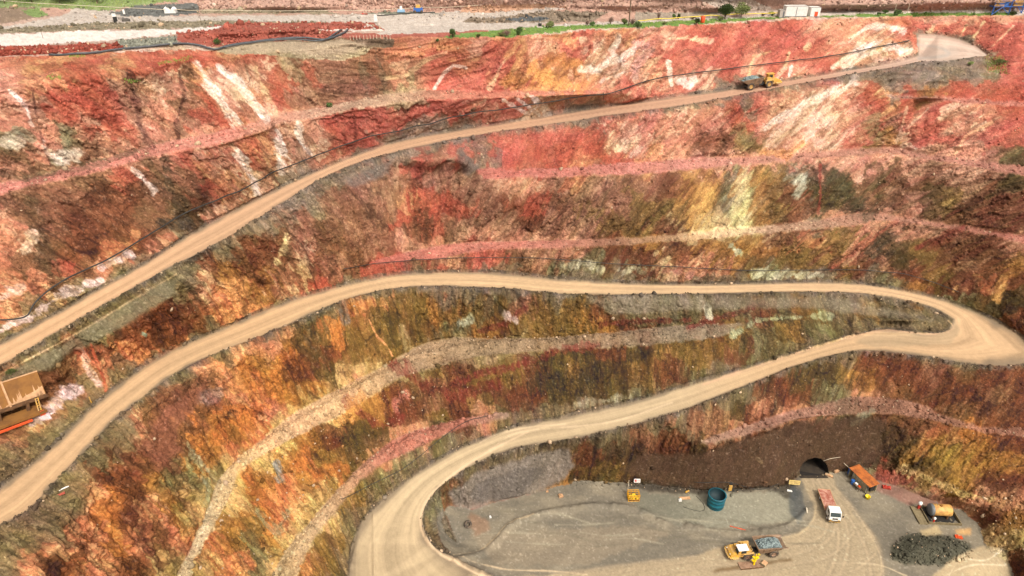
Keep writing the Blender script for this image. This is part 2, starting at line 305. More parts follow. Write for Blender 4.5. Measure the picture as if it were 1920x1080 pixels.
# ---------------------------------------------------------------- rock and soil colours (as found in the ground)
PAL = dict(
 r=((178,70,56),(202,104,84),.36), q=((172,64,42),(192,98,66),.32), k=((194,106,84),(222,168,138),.34), w=((222,182,152),(170,86,62),.46),
 y=((210,146,92),(180,84,54),.42), o=((202,122,46),(156,78,36),.36), b=((124,82,56),(152,92,64),.36), n=((78,60,42),(110,76,48),.36),
 d=((116,50,38),(128,84,52),.44), m=((142,86,66),(180,128,102),.36), v=((114,86,42),(156,112,52),.40), u=((76,62,34),(112,84,42),.38),
 c=((186,126,50),(138,86,38),.42), g=((140,134,104),(108,82,52),.48), s=((120,104,90),(150,122,98),.38), t=((176,148,114),(146,118,86),.36),
 l=((204,170,124),(170,122,76),.36), p=((200,124,98),(216,156,128),.40), x=((138,74,46),(96,54,34),.42), e=((156,146,120),(138,132,108),.40),
 j=((76,54,38),(94,64,44),.30), f=((122,108,82),(102,78,56),.42), h=((168,126,108),(196,166,144),.40), a=((132,160,72),(168,168,104),.30))
KEYS = list(PAL); KI = {k: i for i, k in enumerate(KEYS)}
MAIN = lin([PAL[k][0] for k in KEYS]); ALT = lin([PAL[k][1] for k in KEYS]); FR = np.array([PAL[k][2] for k in KEYS])
ROWS = """
pppppppppppppppppppppppppppppppppppppppppppppppp
ppppppppppppppppypykyykykyyryykkrrrrrrkkkwrrrrrr
qqyyyyqqqqyqqtbbbbyyrykrykrwwwkrrrrkrrrkwwwsssrr
kyyqqmmwbywwwqmmmbkwrryroooywwkrwrrkrkrsssssssgr
kmqqqrmkbqwwyrmmmbttrrrrwwkkkrrksssrkwwkqyqcqqqq
kmqqqrmkmqqywpprrrrrrrkkwkssrrkwkkqkwwwkrmrkrwkr
gkgkqqwmppryymwqrrssssrrrrrqwwkkxxvvwwwrvcwrrkrr
bkgbppbkrywqywmkssrrrrsrqqqqqqypppppppppppppppmu
ppbbbqbbbqywwssssgrrrrmppmmymbmxccgcvgnubuddmmxu
mbbxxxbbnxwmwssmmmyqqqmxqqbmmmvvccgcvxuunbmuvddd
kbbxxxbbnnkssmbmmmqxqmmmxxmmvvvdllllbbspppppmddd
kwbxxyxksssxdmbbbmmppppppppbxxcxxccccvyvknuvxddp
kbnrbksssxcdxwdmbrrmrmrrbmgggddwkkcvgvvddmxvdmxc
kkkwssssgwyycwrrsssssssssssssssssssssssssgcxvdyx
kwsssffxdxyyysssoyvvcvgvmvvcxffgffgdfvvfvfsssguu
sssfffxxddssspuovuuvgcxdvvvcxddsmdvgvvgfsssssssx
fffmrxyysssppcnxvvvttttttttddduvvvdgfsssxdxsssss
mmmmwkssspyocoxullttxdvvduuuuvvxgsssxuucdxxmxbxx
mmmmssssbbkwocxlkcddmdddxuuuuggsssssxxggpbbdxxmx
mwmssswbboookkllcdddxppfssssssssmmuxpppgbbbbbbxx
mssssskbbccyylcduuppgssssssssmmxumpjjjjjjjuyyoxx
sssssddbgcvllcxvupgsssssssvxnjjjjjjjjjjjjjuvucccx
ssssdxdcgglocgcuvgsssssssscuvjjjjjjjjeeeerlvvcxx
ssssxmxxcllvocllvsseebsmmeeeeeeegggggseeeeepcppp
sssxyxddclvvocllsssssmroeeeeeeeeggeeeeeeeeeexddc
ssxxkdmdkccgvllvsssssseeeeeeeeeeeeeeeeeeeeffffllx
smxxmddlllcglvcvsssssseeeeeeeeeeeeeeeeeeeeellllx
""".split()
# the warmer rock of the lower left corner
for k_, s_ in {18: 'mmmmssssbbkyoocl', 20: 'mssssskbbocyylcx', 21: 'sssssxdbgcyllcov', 22: 'ssssxxxcgglocyco', 23: 'sssskoxkcllcoyll', 24: 'ssskooxkclcvoyll', 25: 'sskxkokdkycgcllv', 26: 'skxykxxlllyglcyv'}.items():
    ROWS[k_] = s_+ROWS[k_][16:]
for k_, c_, s_ in ((7, 18, 'mrmr'), (8, 17, 'mmxmmm'), (8, 1, 'b'), (17, 37, 'uuvc'), (16, 25, 'vuuxu'), (17, 20, 'vdvvduv'), (18, 17, 'cxdmxvdx'), (19, 17, 'cxdvx'), (20, 16, 'uup'), (15, 17, 'vuvvgcxvvvvcx')):
    ROWS[k_] = ROWS[k_][:c_]+s_+ROWS[k_][c_+len(s_):]
GRID = np.array([[KI[c] for c in (r+r[-1]*60)[:48]] for r in ROWS])
wx = 1.9*fbm(XS*.16+50, YR*.3, Z*.09, 4, .62)+.45*vnoise(XS*1.6, YR*1.6, Z*.5)
wy = 2.0*fbm(X*.2+90, Y*.2, Z*.12, 4, .6)
wsc = .5+.5*wall
ci = np.clip(np.floor(UU/40+wx*wsc), 0, 47).astype(int); cj = np.clip(np.floor(VV/40+wy*wsc*.8), 0, len(ROWS)-1).astype(int)
K = GRID[cj, ci]
m1 = fbm(XS*.6+3, YR, Z*.22, 4, .66)*.5+.5
m2 = fbm(XS*2.2+13, YR*2.2, Z*.7, 3, .7)*.5+.5
mm = .72*m1+.28*m2
mix = sstep(-.09, .09, FR[K]-(mm-.5)*1.9-.42)
C = MAIN[K]*(1-mix[...,None])+ALT[K]*mix[...,None]
# the rock types grade into one another over several metres
AVG = (MAIN*(1-FR[:,None])+ALT*FR[:,None])[GRID]
gx = np.clip(UU/40-.5+.8*wx*wsc, 0, 46.999); gy = np.clip(VV/40-.5+.7*wy*wsc, 0, len(ROWS)-1.001)
ix = gx.astype(int); iy = gy.astype(int); tx = (gx-ix)[...,None]; ty = (gy-iy)[...,None]
SM = (AVG[iy,ix]*(1-tx)+AVG[iy,ix+1]*tx)*(1-ty)+(AVG[iy+1,ix]*(1-tx)+AVG[iy+1,ix+1]*tx)*ty
SM = SM*(1+.7*(mm-.5))[...,None]
C = .42*C+.58*SM
low = sstep(280, 640, VV)[...,None]*sstep(.3, .8, rock)[...,None]; lf = sstep(900, 520, UU)[...,None]; C = C*(1-low*(1-(np.array([.88,.85,.68])*(1-lf)+np.array([1.12,1.04,.70])*lf)))
def paint(mask, rgb, noise=1.0):
    global C
    m = np.clip(mask, 0, 1)[...,None]; C = C*(1-m)+lin(rgb)*m
def warpmask(M, amp=3.0):
    a = fbm(X*.8+7, Y*.8, Z*.8, 3)*amp*1.6/STEP; b = fbm(X*.8+77, Y*.8, Z*.8, 3)*amp/STEP
    jj = np.clip(np.arange(NV)[:,None]+b, 0, NV-1).astype(int); ii = np.clip(np.arange(NU)[None,:]+a, 0, NU-1).astype(int)
    return M[jj, ii].astype(float)
# catch benches: pale rubble lying on them
def strip(back, front, cols, den=.9):
    M = blur(warpmask(polymask(sp(back)+sp(front)[::-1]), 5), 1)*(.72+.28*sstep(-.3,.25,fbm(X*.35+66, Y*.35, Z*.35, 4, .7)))
    rgb = np.stack([np.interp(UU, [c[0] for c in cols], [lin(c[1])[k] for c in cols]) for k in range(3)], -1)
    var = 1.12*(.95+.30*(m2-.5)+.4*(fbm(X*3, Y*3, Z*3, 2))+.35*fbm(X*.6, Y*.6, Z*.6, 2))
    global C
    m = (M*den)[...,None]; C = C*(1-m)+rgb*var[...,None]*m
strip(u1_back, u1_front, [(0,(208,122,104)),(420,(212,128,106)),(520,(200,140,112)),(640,(186,152,122)),(760,(188,146,112)),(860,(206,124,94)),(1150,(206,112,84))])
strip(r1_back, r1_front, [(900,(196,100,84)),(1280,(206,128,112)),(1430,(196,130,106)),(1600,(176,120,96)),(1920,(190,118,98))])
strip(r2_back, r2_front, [(700,(190,104,86)),(1000,(190,108,90)),(1150,(160,112,84)),(1300,(200,160,110)),(1430,(190,150,116)),(1600,(164,120,92)),(1920,(180,104,84))])
strip(r0_back, r0_front, [(1660,(150,120,104)),(1800,(196,120,98)),(1920,(200,120,98))])
strip(a_back, a_front, [(100,(204,170,110)),(380,(196,176,136)),(450,(214,176,116)),(560,(216,172,126)),(660,(206,166,112)),(760,(170,136,100)),(900,(150,124,90)),(1100,(146,118,90)),(1280,(134,118,94))])
strip(b_back, b_front, [(500,(196,172,122)),(640,(190,150,110)),(720,(180,106,84)),(860,(166,98,78)),(950,(150,120,100))])
strip(p_back, p_front, [(1320,(150,118,96)),(1450,(150,108,90)),(1600,(130,94,72)),(1700,(146,102,80)),(1920,(160,110,86))], .85)
# veins, stains and coloured pods in the rock: points, half width, colour, cover
WH = (232,212,196); CR = (226,182,140); DK = (104,56,50)
VE = [([(372,120),(398,160),(420,200),(440,232)],12,WH,.62),([(415,130),(450,150),(475,200),(500,224)],11,WH,.55),([(480,130),(500,180),(515,222)],7,CR,.6),
 ([(240,140),(255,190),(262,240),(285,275)],7,DK,.5),([(338,135),(345,180),(330,230),(335,262)],5,DK,.8),([(60,165),(68,215),(80,265),(96,312)],2.6,DK,.95),([(20,172),(50,200),(60,232)],6,WH,.6),
 ([(10,262),(35,270)],11,(206,184,160),.8),([(112,296),(140,292)],14,(208,186,164),.8),([(262,150),(300,170),(310,200)],8,(224,170,150),.5),([(80,270),(100,290)],8,(208,170,150),.5),
 ([(0,325),(60,330),(140,318),(200,300),(262,283)],7,(110,84,58),.75),([(270,290),(300,340),(340,420),(360,440)],14,(112,78,52),.6),([(305,300),(318,350),(350,430)],9,(84,66,50),.5),([(60,380),(75,450),(90,500),(115,540)],16,(112,80,54),.75),
 ([(300,420),(355,425)],10,(74,62,54),.85),([(250,315),(275,345),(290,360)],7,WH,.6),([(452,290),(470,330),(480,365)],9,WH,.5),([(525,240),(528,290),(530,325)],10,WH,.55),([(562,232),(560,260),(580,290)],9,WH,.5),([(490,250),(505,310)],8,DK,.4),
 ([(45,470),(55,455),(62,440)],9,(232,190,160),.95),([(0,620),(60,590),(130,545),(190,525)],9,(232,200,190),.55),([(190,500),(210,490),(240,478)],8,(222,196,186),.6),([(0,560),(40,540)],12,(232,190,170),.5),
 ([(522,490),(530,460),(535,440)],9,(226,190,140),.55),([(150,650),(165,690),(185,720)],9,(226,180,168),.7),([(268,625),(276,630)],5,(150,190,160),.9),([(170,645),(190,700),(200,730)],6,(214,84,50),.6),([(60,790),(90,770),(120,745),(140,730)],14,(226,196,196),.6),
 ([(720,148),(762,142),(800,112),(838,98)],3.6,CR,.8),([(814,166),(832,138),(850,122),(874,127)],2.6,WH,.95),([(918,166),(935,132),(948,112)],5,CR,.55),([(1000,125),(1030,155),(1085,160)],17,(226,146,56),.7),([(960,165),(1120,168)],4,(216,140,80),.5),
 ([(1090,130),(1125,128),(1150,110),(1185,95)],10,WH,.5),([(1160,70),(1150,95),(1170,120)],8,WH,.45),([(1130,150),(1170,135)],7,WH,.4),([(1190,75),(1215,90),(1195,120),(1190,150)],10,(206,150,140),.6),([(1253,115),(1258,160)],4,WH,.85),([(1266,150),(1290,160),(1300,150)],7,WH,.55),([(1245,60),(1270,70),(1330,76)],7,(228,186,150),.6),
 ([(945,188),(990,215)],4,WH,.75),([(970,185),(1010,216)],3.4,WH,.7),([(1000,183),(1028,216)],6,WH,.7),([(700,68),(708,110),(722,160)],5,(128,98,76),.6),([(672,90),(682,140),(690,180)],7,(110,88,66),.6),
 ([(1592,72),(1625,52),(1660,48),(1690,60)],8,WH,.55),([(1585,125),(1620,96),(1655,84),(1700,98)],11,WH,.6),([(1640,108),(1680,118),(1715,100)],9,(224,168,150),.55),([(1648,92),(1660,76),(1690,80)],4,(206,118,72),.8),([(1560,128),(1600,100),(1622,62)],6,(228,196,176),.5),
 ([(1403,142),(1409,118),(1414,106),(1444,98)],4,(230,178,128),.95),([(1480,143),(1484,126)],3.2,WH,.8),([(1456,146),(1472,128)],4,(224,170,150),.6),([(1474,120),(1480,98)],3,CR,.5),([(1512,92),(1516,84)],5,CR,.7),
 ([(1440,238),(1500,200),(1560,172),(1600,156)],10,WH,.5),([(1440,275),(1470,240),(1510,215),(1550,230)],16,(228,180,160),.55),([(1490,285),(1520,250),(1540,270)],12,(228,180,160),.5),([(1435,285),(1480,288),(1505,270)],9,(222,140,52),.75),([(1390,245),(1405,270)],17,(140,116,72),.75),([(1640,215),(1632,240),(1640,250)],16,(146,122,80),.6),
 ([(1700,200),(1690,240),(1680,272)],3,(224,170,140),.7),([(1740,205),(1700,240)],2.6,(224,170,140),.7),([(1860,230),(1810,255),(1790,290)],2.6,(224,160,120),.7),([(1910,280),(1880,300)],12,(112,96,56),.7),([(1660,40),(1690,44)],8,(204,110,66),.6),([(1700,34),(1708,70),(1716,102)],3,(196,96,76),.9),
 ([(1750,48),(1735,72)],3,CR,.7),([(1845,42),(1825,72)],3.4,CR,.7),([(1812,46),(1800,70)],3,CR,.6),([(1900,50),(1860,88)],3,CR,.4),
 ([(1395,330),(1392,380),(1388,425)],20,(206,192,134),.6),([(1330,360),(1300,425)],20,(204,150,62),.6),([(1500,335),(1490,365)],14,(176,176,146),.65),([(1535,310),(1534,400)],2.5,(160,60,44),.9),([(1300,436),(1410,432)],8,(236,204,150),.75),([(1560,330),(1620,400)],22,(84,76,52),.5),
 ([(1060,500),(1100,492),(1130,505)],8,(182,174,140),.6),([(1160,508),(1210,500)],7,(182,172,140),.5),([(1415,512),(1465,518)],10,(186,184,146),.7),([(1480,515),(1540,516)],8,(176,172,136),.55),([(1375,465),(1385,472)],7,(176,186,150),.8),([(1250,505),(1290,515)],8,(196,120,110),.5),
 ([(1560,500),(1640,440),(1680,415)],7,(186,90,72),.55),([(1640,470),(1670,440)],14,(76,66,50),.6),([(1880,520),(1870,560)],9,(206,146,70),.5),([(1720,460),(1800,430)],10,(140,52,44),.5),
 ([(690,600),(705,630),(722,648),(732,668)],1.6,(222,140,90),.5),([(850,722),(900,700),(960,690),(1040,660),(1120,650)],8,(134,50,42),.7),([(900,622),(950,605),(985,578)],6,(134,50,42),.7),([(1120,610),(1200,602),(1290,600)],6,(126,46,38),.7),([(1290,615),(1370,590),(1430,568)],6,(126,46,42),.6),
 ([(860,606),(880,600)],9,(176,178,146),.6),([(950,590),(965,600)],7,(206,180,170),.6),([(1325,578),(1330,592)],6,(206,200,176),.8),([(1370,630),(1420,600),(1560,590)],7,(160,166,126),.4),([(600,570),(590,590)],16,(80,72,46),.6),([(640,570),(650,600)],10,(120,108,100),.6),
 ([(740,690),(850,745),(930,720)],12,(132,48,38),.6),([(650,760),(720,800),(760,780)],10,(140,54,42),.6),([(740,760),(760,740)],12,(190,110,96),.5),([(680,745),(640,790)],12,(210,140,60),.5),([(1080,760),(1180,745)],10,(150,140,110),.5),([(1000,720),(1120,700)],20,(70,56,32),.5),
 ([(300,790),(345,740),(380,720)],17,(142,84,58),.85),([(270,830),(320,880)],14,(136,74,50),.8),([(380,745),(410,740)],12,(170,130,120),.6),([(434,775),(440,778)],7,(74,58,44),.85),([(400,790),(385,850)],12,(200,130,46),.5),([(350,830),(380,900),(390,940)],10,(160,156,120),.55),([(320,960),(360,930)],8,(190,150,70),.4),
 ([(520,870),(525,900)],8,(140,146,140),.6),([(480,960),(520,1000),(540,960)],12,(150,146,110),.4),([(480,940),(500,945)],8,(190,100,50),.7),([(240,960),(300,1060)],14,(120,56,42),.5),
 ([(1640,770),(1600,790)],9,(150,146,118),.4),([(1760,840),(1820,880),(1800,910)],26,(176,130,40),.5),([(1700,860),(1730,830)],16,(160,110,40),.5),([(1640,840),(1650,870)],5,(150,100,60),.6),([(1300,900),(1140,880),(1080,880)],8,(110,80,36),.6),
 ([(1680,925),(1720,910),(1640,895)],11,(160,84,74),.6),([(1700,880),(1800,925),(1860,935)],7,(200,164,104),.7),([(1420,860),(1428,866)],3,(186,158,110),.9),([(1335,846),(1337,852)],2.5,(190,150,130),.9)]
wb_ = fbm(XS*.35+70, YR, Z*.3, 3)*1.6
hn = fbm(XS*1.0+31, YR*.9, Z*.24, 4, .66)*.5+.5
for pts, w, rgb, cov in VE:
    D, A = distfield(pts, w*2.2+12); D = np.abs(D+min(w, 9)*(.7*wb_+.3*m2-.15))
    g = np.exp(-(D/w)**2*.9)
    m = sstep(-.08, .30, g*(cov+.35)-(hn-.5)*1.7-.16*(bc3-.5)-.2*(m2-.5)-.42)*sstep(.05,.25,g)
    m = m*(.45+.5*sstep(.3,.7,m2)); paint(m*.85, rgb)
# made ground above the pit
LT = (206,190,176)
PA = [([(-1100,40),(2900,-14),(2900,30),(1700,30),(1280,46),(960,68),(660,68),(400,90),(0,108),(-1100,200)],(196,160,140),2),
 ([(-1100,-400),(2900,-400),(2900,24),(1440,24),(1100,40),(960,35),(870,22),(640,26),(340,27),(0,30),(-1100,80)],(198,152,130),4),
 ([(-1100,-400),(380,-400),(330,2),(250,10),(200,22),(90,14),(0,16),(-1100,50)],(140,156,92),4),
 ([(0,50),(110,30),(140,16),(210,20),(240,26),(330,29),(640,27),(860,20),(940,12),(1060,14),(1000,30),(920,34),(1060,36),(1000,48),(870,66),(700,64),(720,57),(620,52),(560,50),(340,40),(200,46),(0,60),(-1100,170),(-1100,120)],(200,184,170),1.6),
 ([(60,34),(0,46),(0,15),(60,12),(95,28)],(150,124,100),2),([(40,18),(72,14),(92,28),(60,32)],(130,156,76),2),
 ([(200,28),(250,10),(370,5),(372,24),(300,30)],(112,112,108),2),([(370,24),(640,26),(600,18),(380,16)],(156,140,110),2),
 ([(-300,70),(0,52),(200,42),(330,38),(620,40),(460,49),(180,56),(0,62)],(146,132,104),2),
 ([(330,66),(350,54),(450,42),(700,41),(722,56),(640,58),(620,74),(500,78),(400,88),(330,76)],(176,84,62),2),
 ([(-600,110),(0,64),(160,58),(330,53),(440,48),(352,58),(300,66),(225,74),(0,88),(-600,150)],(236,222,212),.8),
 ([(-600,152),(0,86),(228,80),(240,92),(0,106),(-600,170)],(172,72,48),2),([(215,76),(330,66),(332,84),(235,92)],(146,146,128),2),
 ([(730,64),(900,56),(960,58),(880,68),(730,69),(640,72),(640,60)],(178,92,72),1.5),([(600,54),(715,55),(720,58),(600,56)],(230,214,200),.6),
 ([(740,21),(830,24),(740,27),(650,26)],(128,128,110),1.5),([(860,24),(870,12),(1000,6),(1060,12),(950,20)],(214,160,122),2),
 ([(865,40),(880,32),(925,32),(1030,20),(1140,22),(1110,40),(1000,41),(900,43)],(146,126,104),1.5),([(925,38),(1000,30),(1035,32),(1010,40)],(96,100,102),1),([(1190,22),(1420,22),(1300,36),(1190,38)],(170,152,132),1.5),
 ([(1290,-10),(1390,-10),(1450,16),(1540,24),(1440,30),(1350,16)],(206,182,164),1.5),([(1000,48),(1280,34),(1440,28),(1540,22),(1700,20),(1920,18),(2900,16),(2900,25),(1700,26),(1440,31),(1280,39),(1000,53)],(214,196,182),1),
 ([(1540,8),(1600,2),(1920,2),(1920,16),(1540,20)],(196,152,132),2),
 ([(820,70),(880,60),(1000,50),(1100,47),(1280,38),(1400,33),(1540,29),(1700,24),(1900,24),(1900,29),(1580,31),(1447,35),(1280,46),(1207,50),(1073,56),(960,68)],(112,148,56),2.2),
 ([(400,88),(500,76),(640,72),(700,78),(690,100),(640,112),(560,108),(480,100),(420,98)],(166,144,112),3),([(660,72),(740,70),(735,88),(690,90)],(124,100,78),2),
 ([(690,44),(700,48),(680,50)],LT,1)]
for pl, rgb, am in PA:
    M = warpmask(polymask(pl), am)
    v_ = (.92+.35*(m2-.5)+.22*fbm(X*1.5, Y*1.5, Z*1.5, 2))[...,None]
    Mx = M[...,None]; C = C*(1-Mx)+lin(rgb)*v_*Mx
# pit floor
e1 = fbm(X*.16, Y*.32, Z*0, 4, .6)
Cf = lin((124,115,99))*(1-sstep(-.3,.4,e1))[...,None]+lin((146,134,112))*sstep(-.3,.4,e1)[...,None]
fm = warpmask(MF, 3)[...,None]; C = C*(1-fm)+Cf*fm
def patch(pl, rgb, am=4, den=1.0):
    global C
    M = (blur(warpmask(polymask(pl), am), 3)*den)[...,None]*(.8+.4*m1)[...,None]; M = np.clip(M, 0, 1); C = C*(1-M)+lin(rgb)*M
patch([(1290,925),(1480,920),(1500,975),(1330,990),(1240,960)],(156,152,130),6,.75)
patch([(1180,925),(1290,925),(1280,990),(1200,960)],(128,124,108),6,.7)
patch([(1270,908),(1400,912),(1480,905),(1500,925),(1490,940),(1440,918),(1300,926),(1210,920),(1150,906)],(70,62,52),6,.85)
patch([(1180,925),(1250,925),(1340,960),(1300,985),(1200,955)],(118,116,98),6,.5)
patch([(880,1000),(1200,985),(1260,1000),(1100,1060),(930,1060)],(158,140,114),8,.5)
patch([(1496,884),(1552,884),(1580,930),(1640,1010),(1655,1060),(1650,1200),(900,1250),(940,1085),(1100,1072),(1300,1042),(1350,1025),(1460,1010),(1520,985),(1530,955),(1512,920)],(182,160,124),5,.85)
patch([(1480,905),(1502,915),(1512,960),(1495,985),(1478,960)],(84,88,88),3,.8)
patch([(1675,1020),(1700,1000),(1760,1000),(1820,1020),(1830,1045),(1770,1060),(1700,1060),(1668,1045)],(84,82,66),5,.95)
patch([(1745,1080),(1790,1045),(1840,1022),(1885,1030),(1897,1080),(1890,1200),(1740,1200)],(192,168,128),2,.95)
patch([(1725,995),(1755,985),(1765,1000),(1730,1003)],(206,180,130),2,.9)
patch([(1790,992),(1820,990),(1818,1003),(1795,1003)],(214,166,100),1.5,.9)
patch([(1420,1060),(1370,1070),(1335,1072),(1340,1066),(1400,1055),(1480,1046),(1486,1050)],(122,96,62),2,.9)
patch([(1600,889),(1640,898),(1760,930),(1790,950),(1700,945),(1640,915)],(150,92,78),4,.6)
patch([(880,960),(915,975),(920,990),(890,1005),(880,985)],(160,120,90),4,.6)
patch([(812,950),(830,955),(880,990),(880,1010),(850,1015),(815,990)],(122,114,100),4,.6)
# haul road: crushed tan running surface, wheel bands, greyer verges
for Mz, bk, fr, cols in ((M1, B1+LB, F1, [(0,(202,160,116)),(700,(204,158,116)),(1250,(202,152,116)),(1500,(200,150,118)),(1700,(204,168,146)),(1850,(206,178,158))]),
                         (M2, B2+F3, F2+B3, [(0,(206,166,120)),(500,(206,168,122)),(1000,(208,172,126)),(1900,(204,166,122))])):
    D1, A1 = distfield(bk, 200); D2, A2 = distfield(fr, 200)
    c = D1/(D1+D2+1e-6)
    rgb = np.stack([np.interp(UU, [q[0] for q in cols], [lin(q[1])[k] for q in cols]) for k in range(3)], -1)
    if Mz is M2: f3 = (sstep(1500, 1200, UU)*sstep(480, 640, UU)*sstep(640, 700, VV))[...,None]; rgb = rgb*(1-f3)+lin((188,164,126))*f3
    edge = np.maximum(sstep(.16, .0, c+.05*vnoise(A1*.05, c*0, c*0)), sstep(.86, 1., c+.06*vnoise(A2*.04, c*0+5, c*0)))
    tr2 = np.exp(-((c-.28)/.10)**2)+np.exp(-((c-.70)/.10)**2)-.6*np.exp(-((c-.08)/.07)**2)-.6*np.exp(-((c-.93)/.06)**2)
    bands = .5*tr2-.1+.45*vnoise(c*16, A1*.004, c*0)+.35*vnoise(c*34+9, A1*.01, c*0)+.25*vnoise(c*70, A1*.03, c*0+2)
    mid = np.exp(-((c-.5)/.07)**2)*.55
    rr = rgb*(1+.24*bands-.16*mid+.08*fbm(X*1.5, Y*1.5, Z*0, 2))[...,None]
    ed = (.85*edge)[...,None]; rr = rr*(1-ed)+lin((132,114,92))*(1+.3*(m2-.5))[...,None]*ed
    mz = blur(Mz.astype(float), 1)[...,None]; C = C*(1-mz)+rr*mz
patch([(1600,640),(1640,622),(1775,622),(1790,600),(1800,620),(1780,645),(1640,650)],(160,144,114),2,.4)
patch([(1722,100),(1740,80),(1790,84),(1800,100),(1760,112),(1722,112)],(186,172,158),3,.35)
# gravel verges
DB = np.minimum.reduce([distfield(q, 14)[0] for q in (B1, B2, B3, LB)]); DF = np.minimum.reduce([distfield(q, 16)[0] for q in (F1, F2, F3)])
gv = np.maximum(sstep(8, 2, DB+4*n_rub), sstep(13, 3, DF+6*n_rub))*(1-MR)
gvn = sstep(-.25,.35,fbm(X*.5+15, Y*.5, Z*.5, 4, .7)); paint(gv*.8*(.45+.55*gvn), (112,100,88))
LNS = [([(990,809),(900,856),(840,897),(800,940),(789,970),(795,1006),(820,1036),(856,1056),(900,1079),(960,1100)],2.2,(222,190,150),.9),([(850,1040),(900,1032),(930,1008),(948,986),(1000,966)],1.3,(206,180,140),.7),([(860,1046),(940,1066),(1050,1072),(1100,1078)],1.2,(220,192,152),.8),
 ([(1778,602),(1789,614),(1778,622),(1650,620),(1600,631),(1500,661),(1413,689),(1320,720)],1.6,(216,172,132),.8),([(0,702),(60,670),(150,622),(260,556),(330,515)],1.4,(206,166,124),.8),
 ([(1560,1056),(1650,1060),(1700,1080)],1.2,(224,200,160),.7),([(1780,1078),(1800,1050),(1850,1050),(1880,1030)],1.3,(232,210,170),.8),([(1750,1090),(1820,1060),(1885,1060)],1.3,(232,210,170),.8),([(900,830),(930,815),(1000,800),(1060,795)],1.5,(226,196,156),.6),([(910,850),(960,815),(1010,805)],1.2,(226,196,156),.6),([(1000,806),(1150,790),(1260,755)],1.2,(226,196,156),.6),
 ([(1590,940),(1630,1000),(1652,1050),(1650,1090)],1.2,(220,194,150),.6),([(1450,1010),(1500,1000),(1525,975),(1530,950)],2,(214,188,144),.6)]
LNS += [([(1722,72),(1780,80),(1815,92),(1822,102),(1790,110),(1722,118)],3,(216,186,166),.6),([(1720,84),(1770,92),(1780,100),(1722,110)],3,(176,166,156),.7),([(1725,67),(1800,78),(1838,95),(1840,103)],2,(206,168,148),.6)]
TRK = [[(1522,893),(1532,930),(1550,965),(1545,1000),(1500,1022),(1440,1034),(1300,1052),(1100,1082)],[(1530,893),(1548,930),(1566,965),(1560,1005),(1500,1036),(1440,1048),(1300,1066),(1150,1090)],[(1538,893),(1565,930),(1595,975),(1620,1020),(1632,1070),(1630,1110)],[(1545,893),(1580,930),(1615,975),(1645,1020),(1656,1070),(1654,1110)],[(1530,905),(1555,950),(1572,1000),(1565,1050),(1540,1100)],[(1536,905),(1570,950),(1590,1000),(1585,1050),(1565,1100)],[(1300,1044),(1200,1056),(1050,1078),(950,1098)],[(1600,1000),(1560,1040),(1480,1060),(1350,1078),(1250,1100)],[(1640,1040),(1600,1070),(1500,1084),(1400,1094)]]
for i, tk_ in enumerate(TRK):
    for off, col, cv in ((0,(212,184,144),.34),(5,(146,130,104),.34),(-4,(152,136,110),.3)): LNS.append(([(u+off, v+off*.35) for u, v in tk_], 2.8, col, cv))
for i in range(26):
    u0 = 880+i*23; v0 = 965+((i*37)%60); LNS.append(([(u0, v0), (u0+50, v0-6+(i%5)*3), (u0+110, v0-4+(i%7)*3)], 1.6, ((120,112,92),(178,168,140))[i%2], .45))
for pts, w, rgb, cov in LNS:
    D, A = distfield(sp(pts), w*3+8); D = np.abs(D+.9*vnoise(A*.05, A*0, A*0+8)+.4*vnoise(A*.2, A*0, A*0)); D = np.where(D > 90, 1e3, D)
    paint(np.exp(-(D/w)**2)*cov, rgb)
def bank(pl, rgb, am=5, den=1.0, sm=1.0):
    global C, SMZ
    M = blur(warpmask(polymask(pl), am), 5)*den; C = C*(1-M[...,None])+lin(rgb)*(.8+.4*m1)[...,None]*M[...,None]; SMZ = np.maximum(SMZ, M/max(den,.01)*sm)
SMZ = np.zeros_like(ZZ)
bank([(1065,842),(990,850),(900,886),(842,925),(850,948),(882,957),(940,938),(1000,924),(1050,905),(1075,875)],(136,124,112),5,.9)
bank([(975,870),(900,905),(880,930),(890,945),(960,930),(1010,900),(1020,880)],(104,96,90),6,.6)
bank([(1330,842),(1420,812),(1500,788),(1600,780),(1660,786),(1655,870),(1590,882),(1500,886),(1480,908),(1340,916),(1230,908),(1160,880),(1200,850)],(94,68,50),8,.8,.8)
bank([(0,705),(90,660),(160,614),(230,572),(300,530),(330,520),(325,552),(240,606),(160,650),(90,690),(0,735)],(124,114,86),4,.8,.8)
bank([(268,830),(300,780),(350,735),(395,715),(375,750),(335,800),(330,850),(290,890)],(150,88,62),6,.7,.8)
bank([(400,90),(500,78),(640,74),(690,80),(670,96),(600,104),(520,96),(430,98)],(176,152,122),4,.8)
bank([(1100,560),(1560,556),(1690,580),(1770,600),(1700,596),(1500,575),(1300,580),(1150,590)],(132,120,100),5,.6,.6)
bank([(640,345),(700,312),(740,296),(720,330),(660,352)],(118,108,100),4,.6)
bank([(860,278),(880,290),(900,318),(870,330),(858,300)],(112,98,90),5,.7)
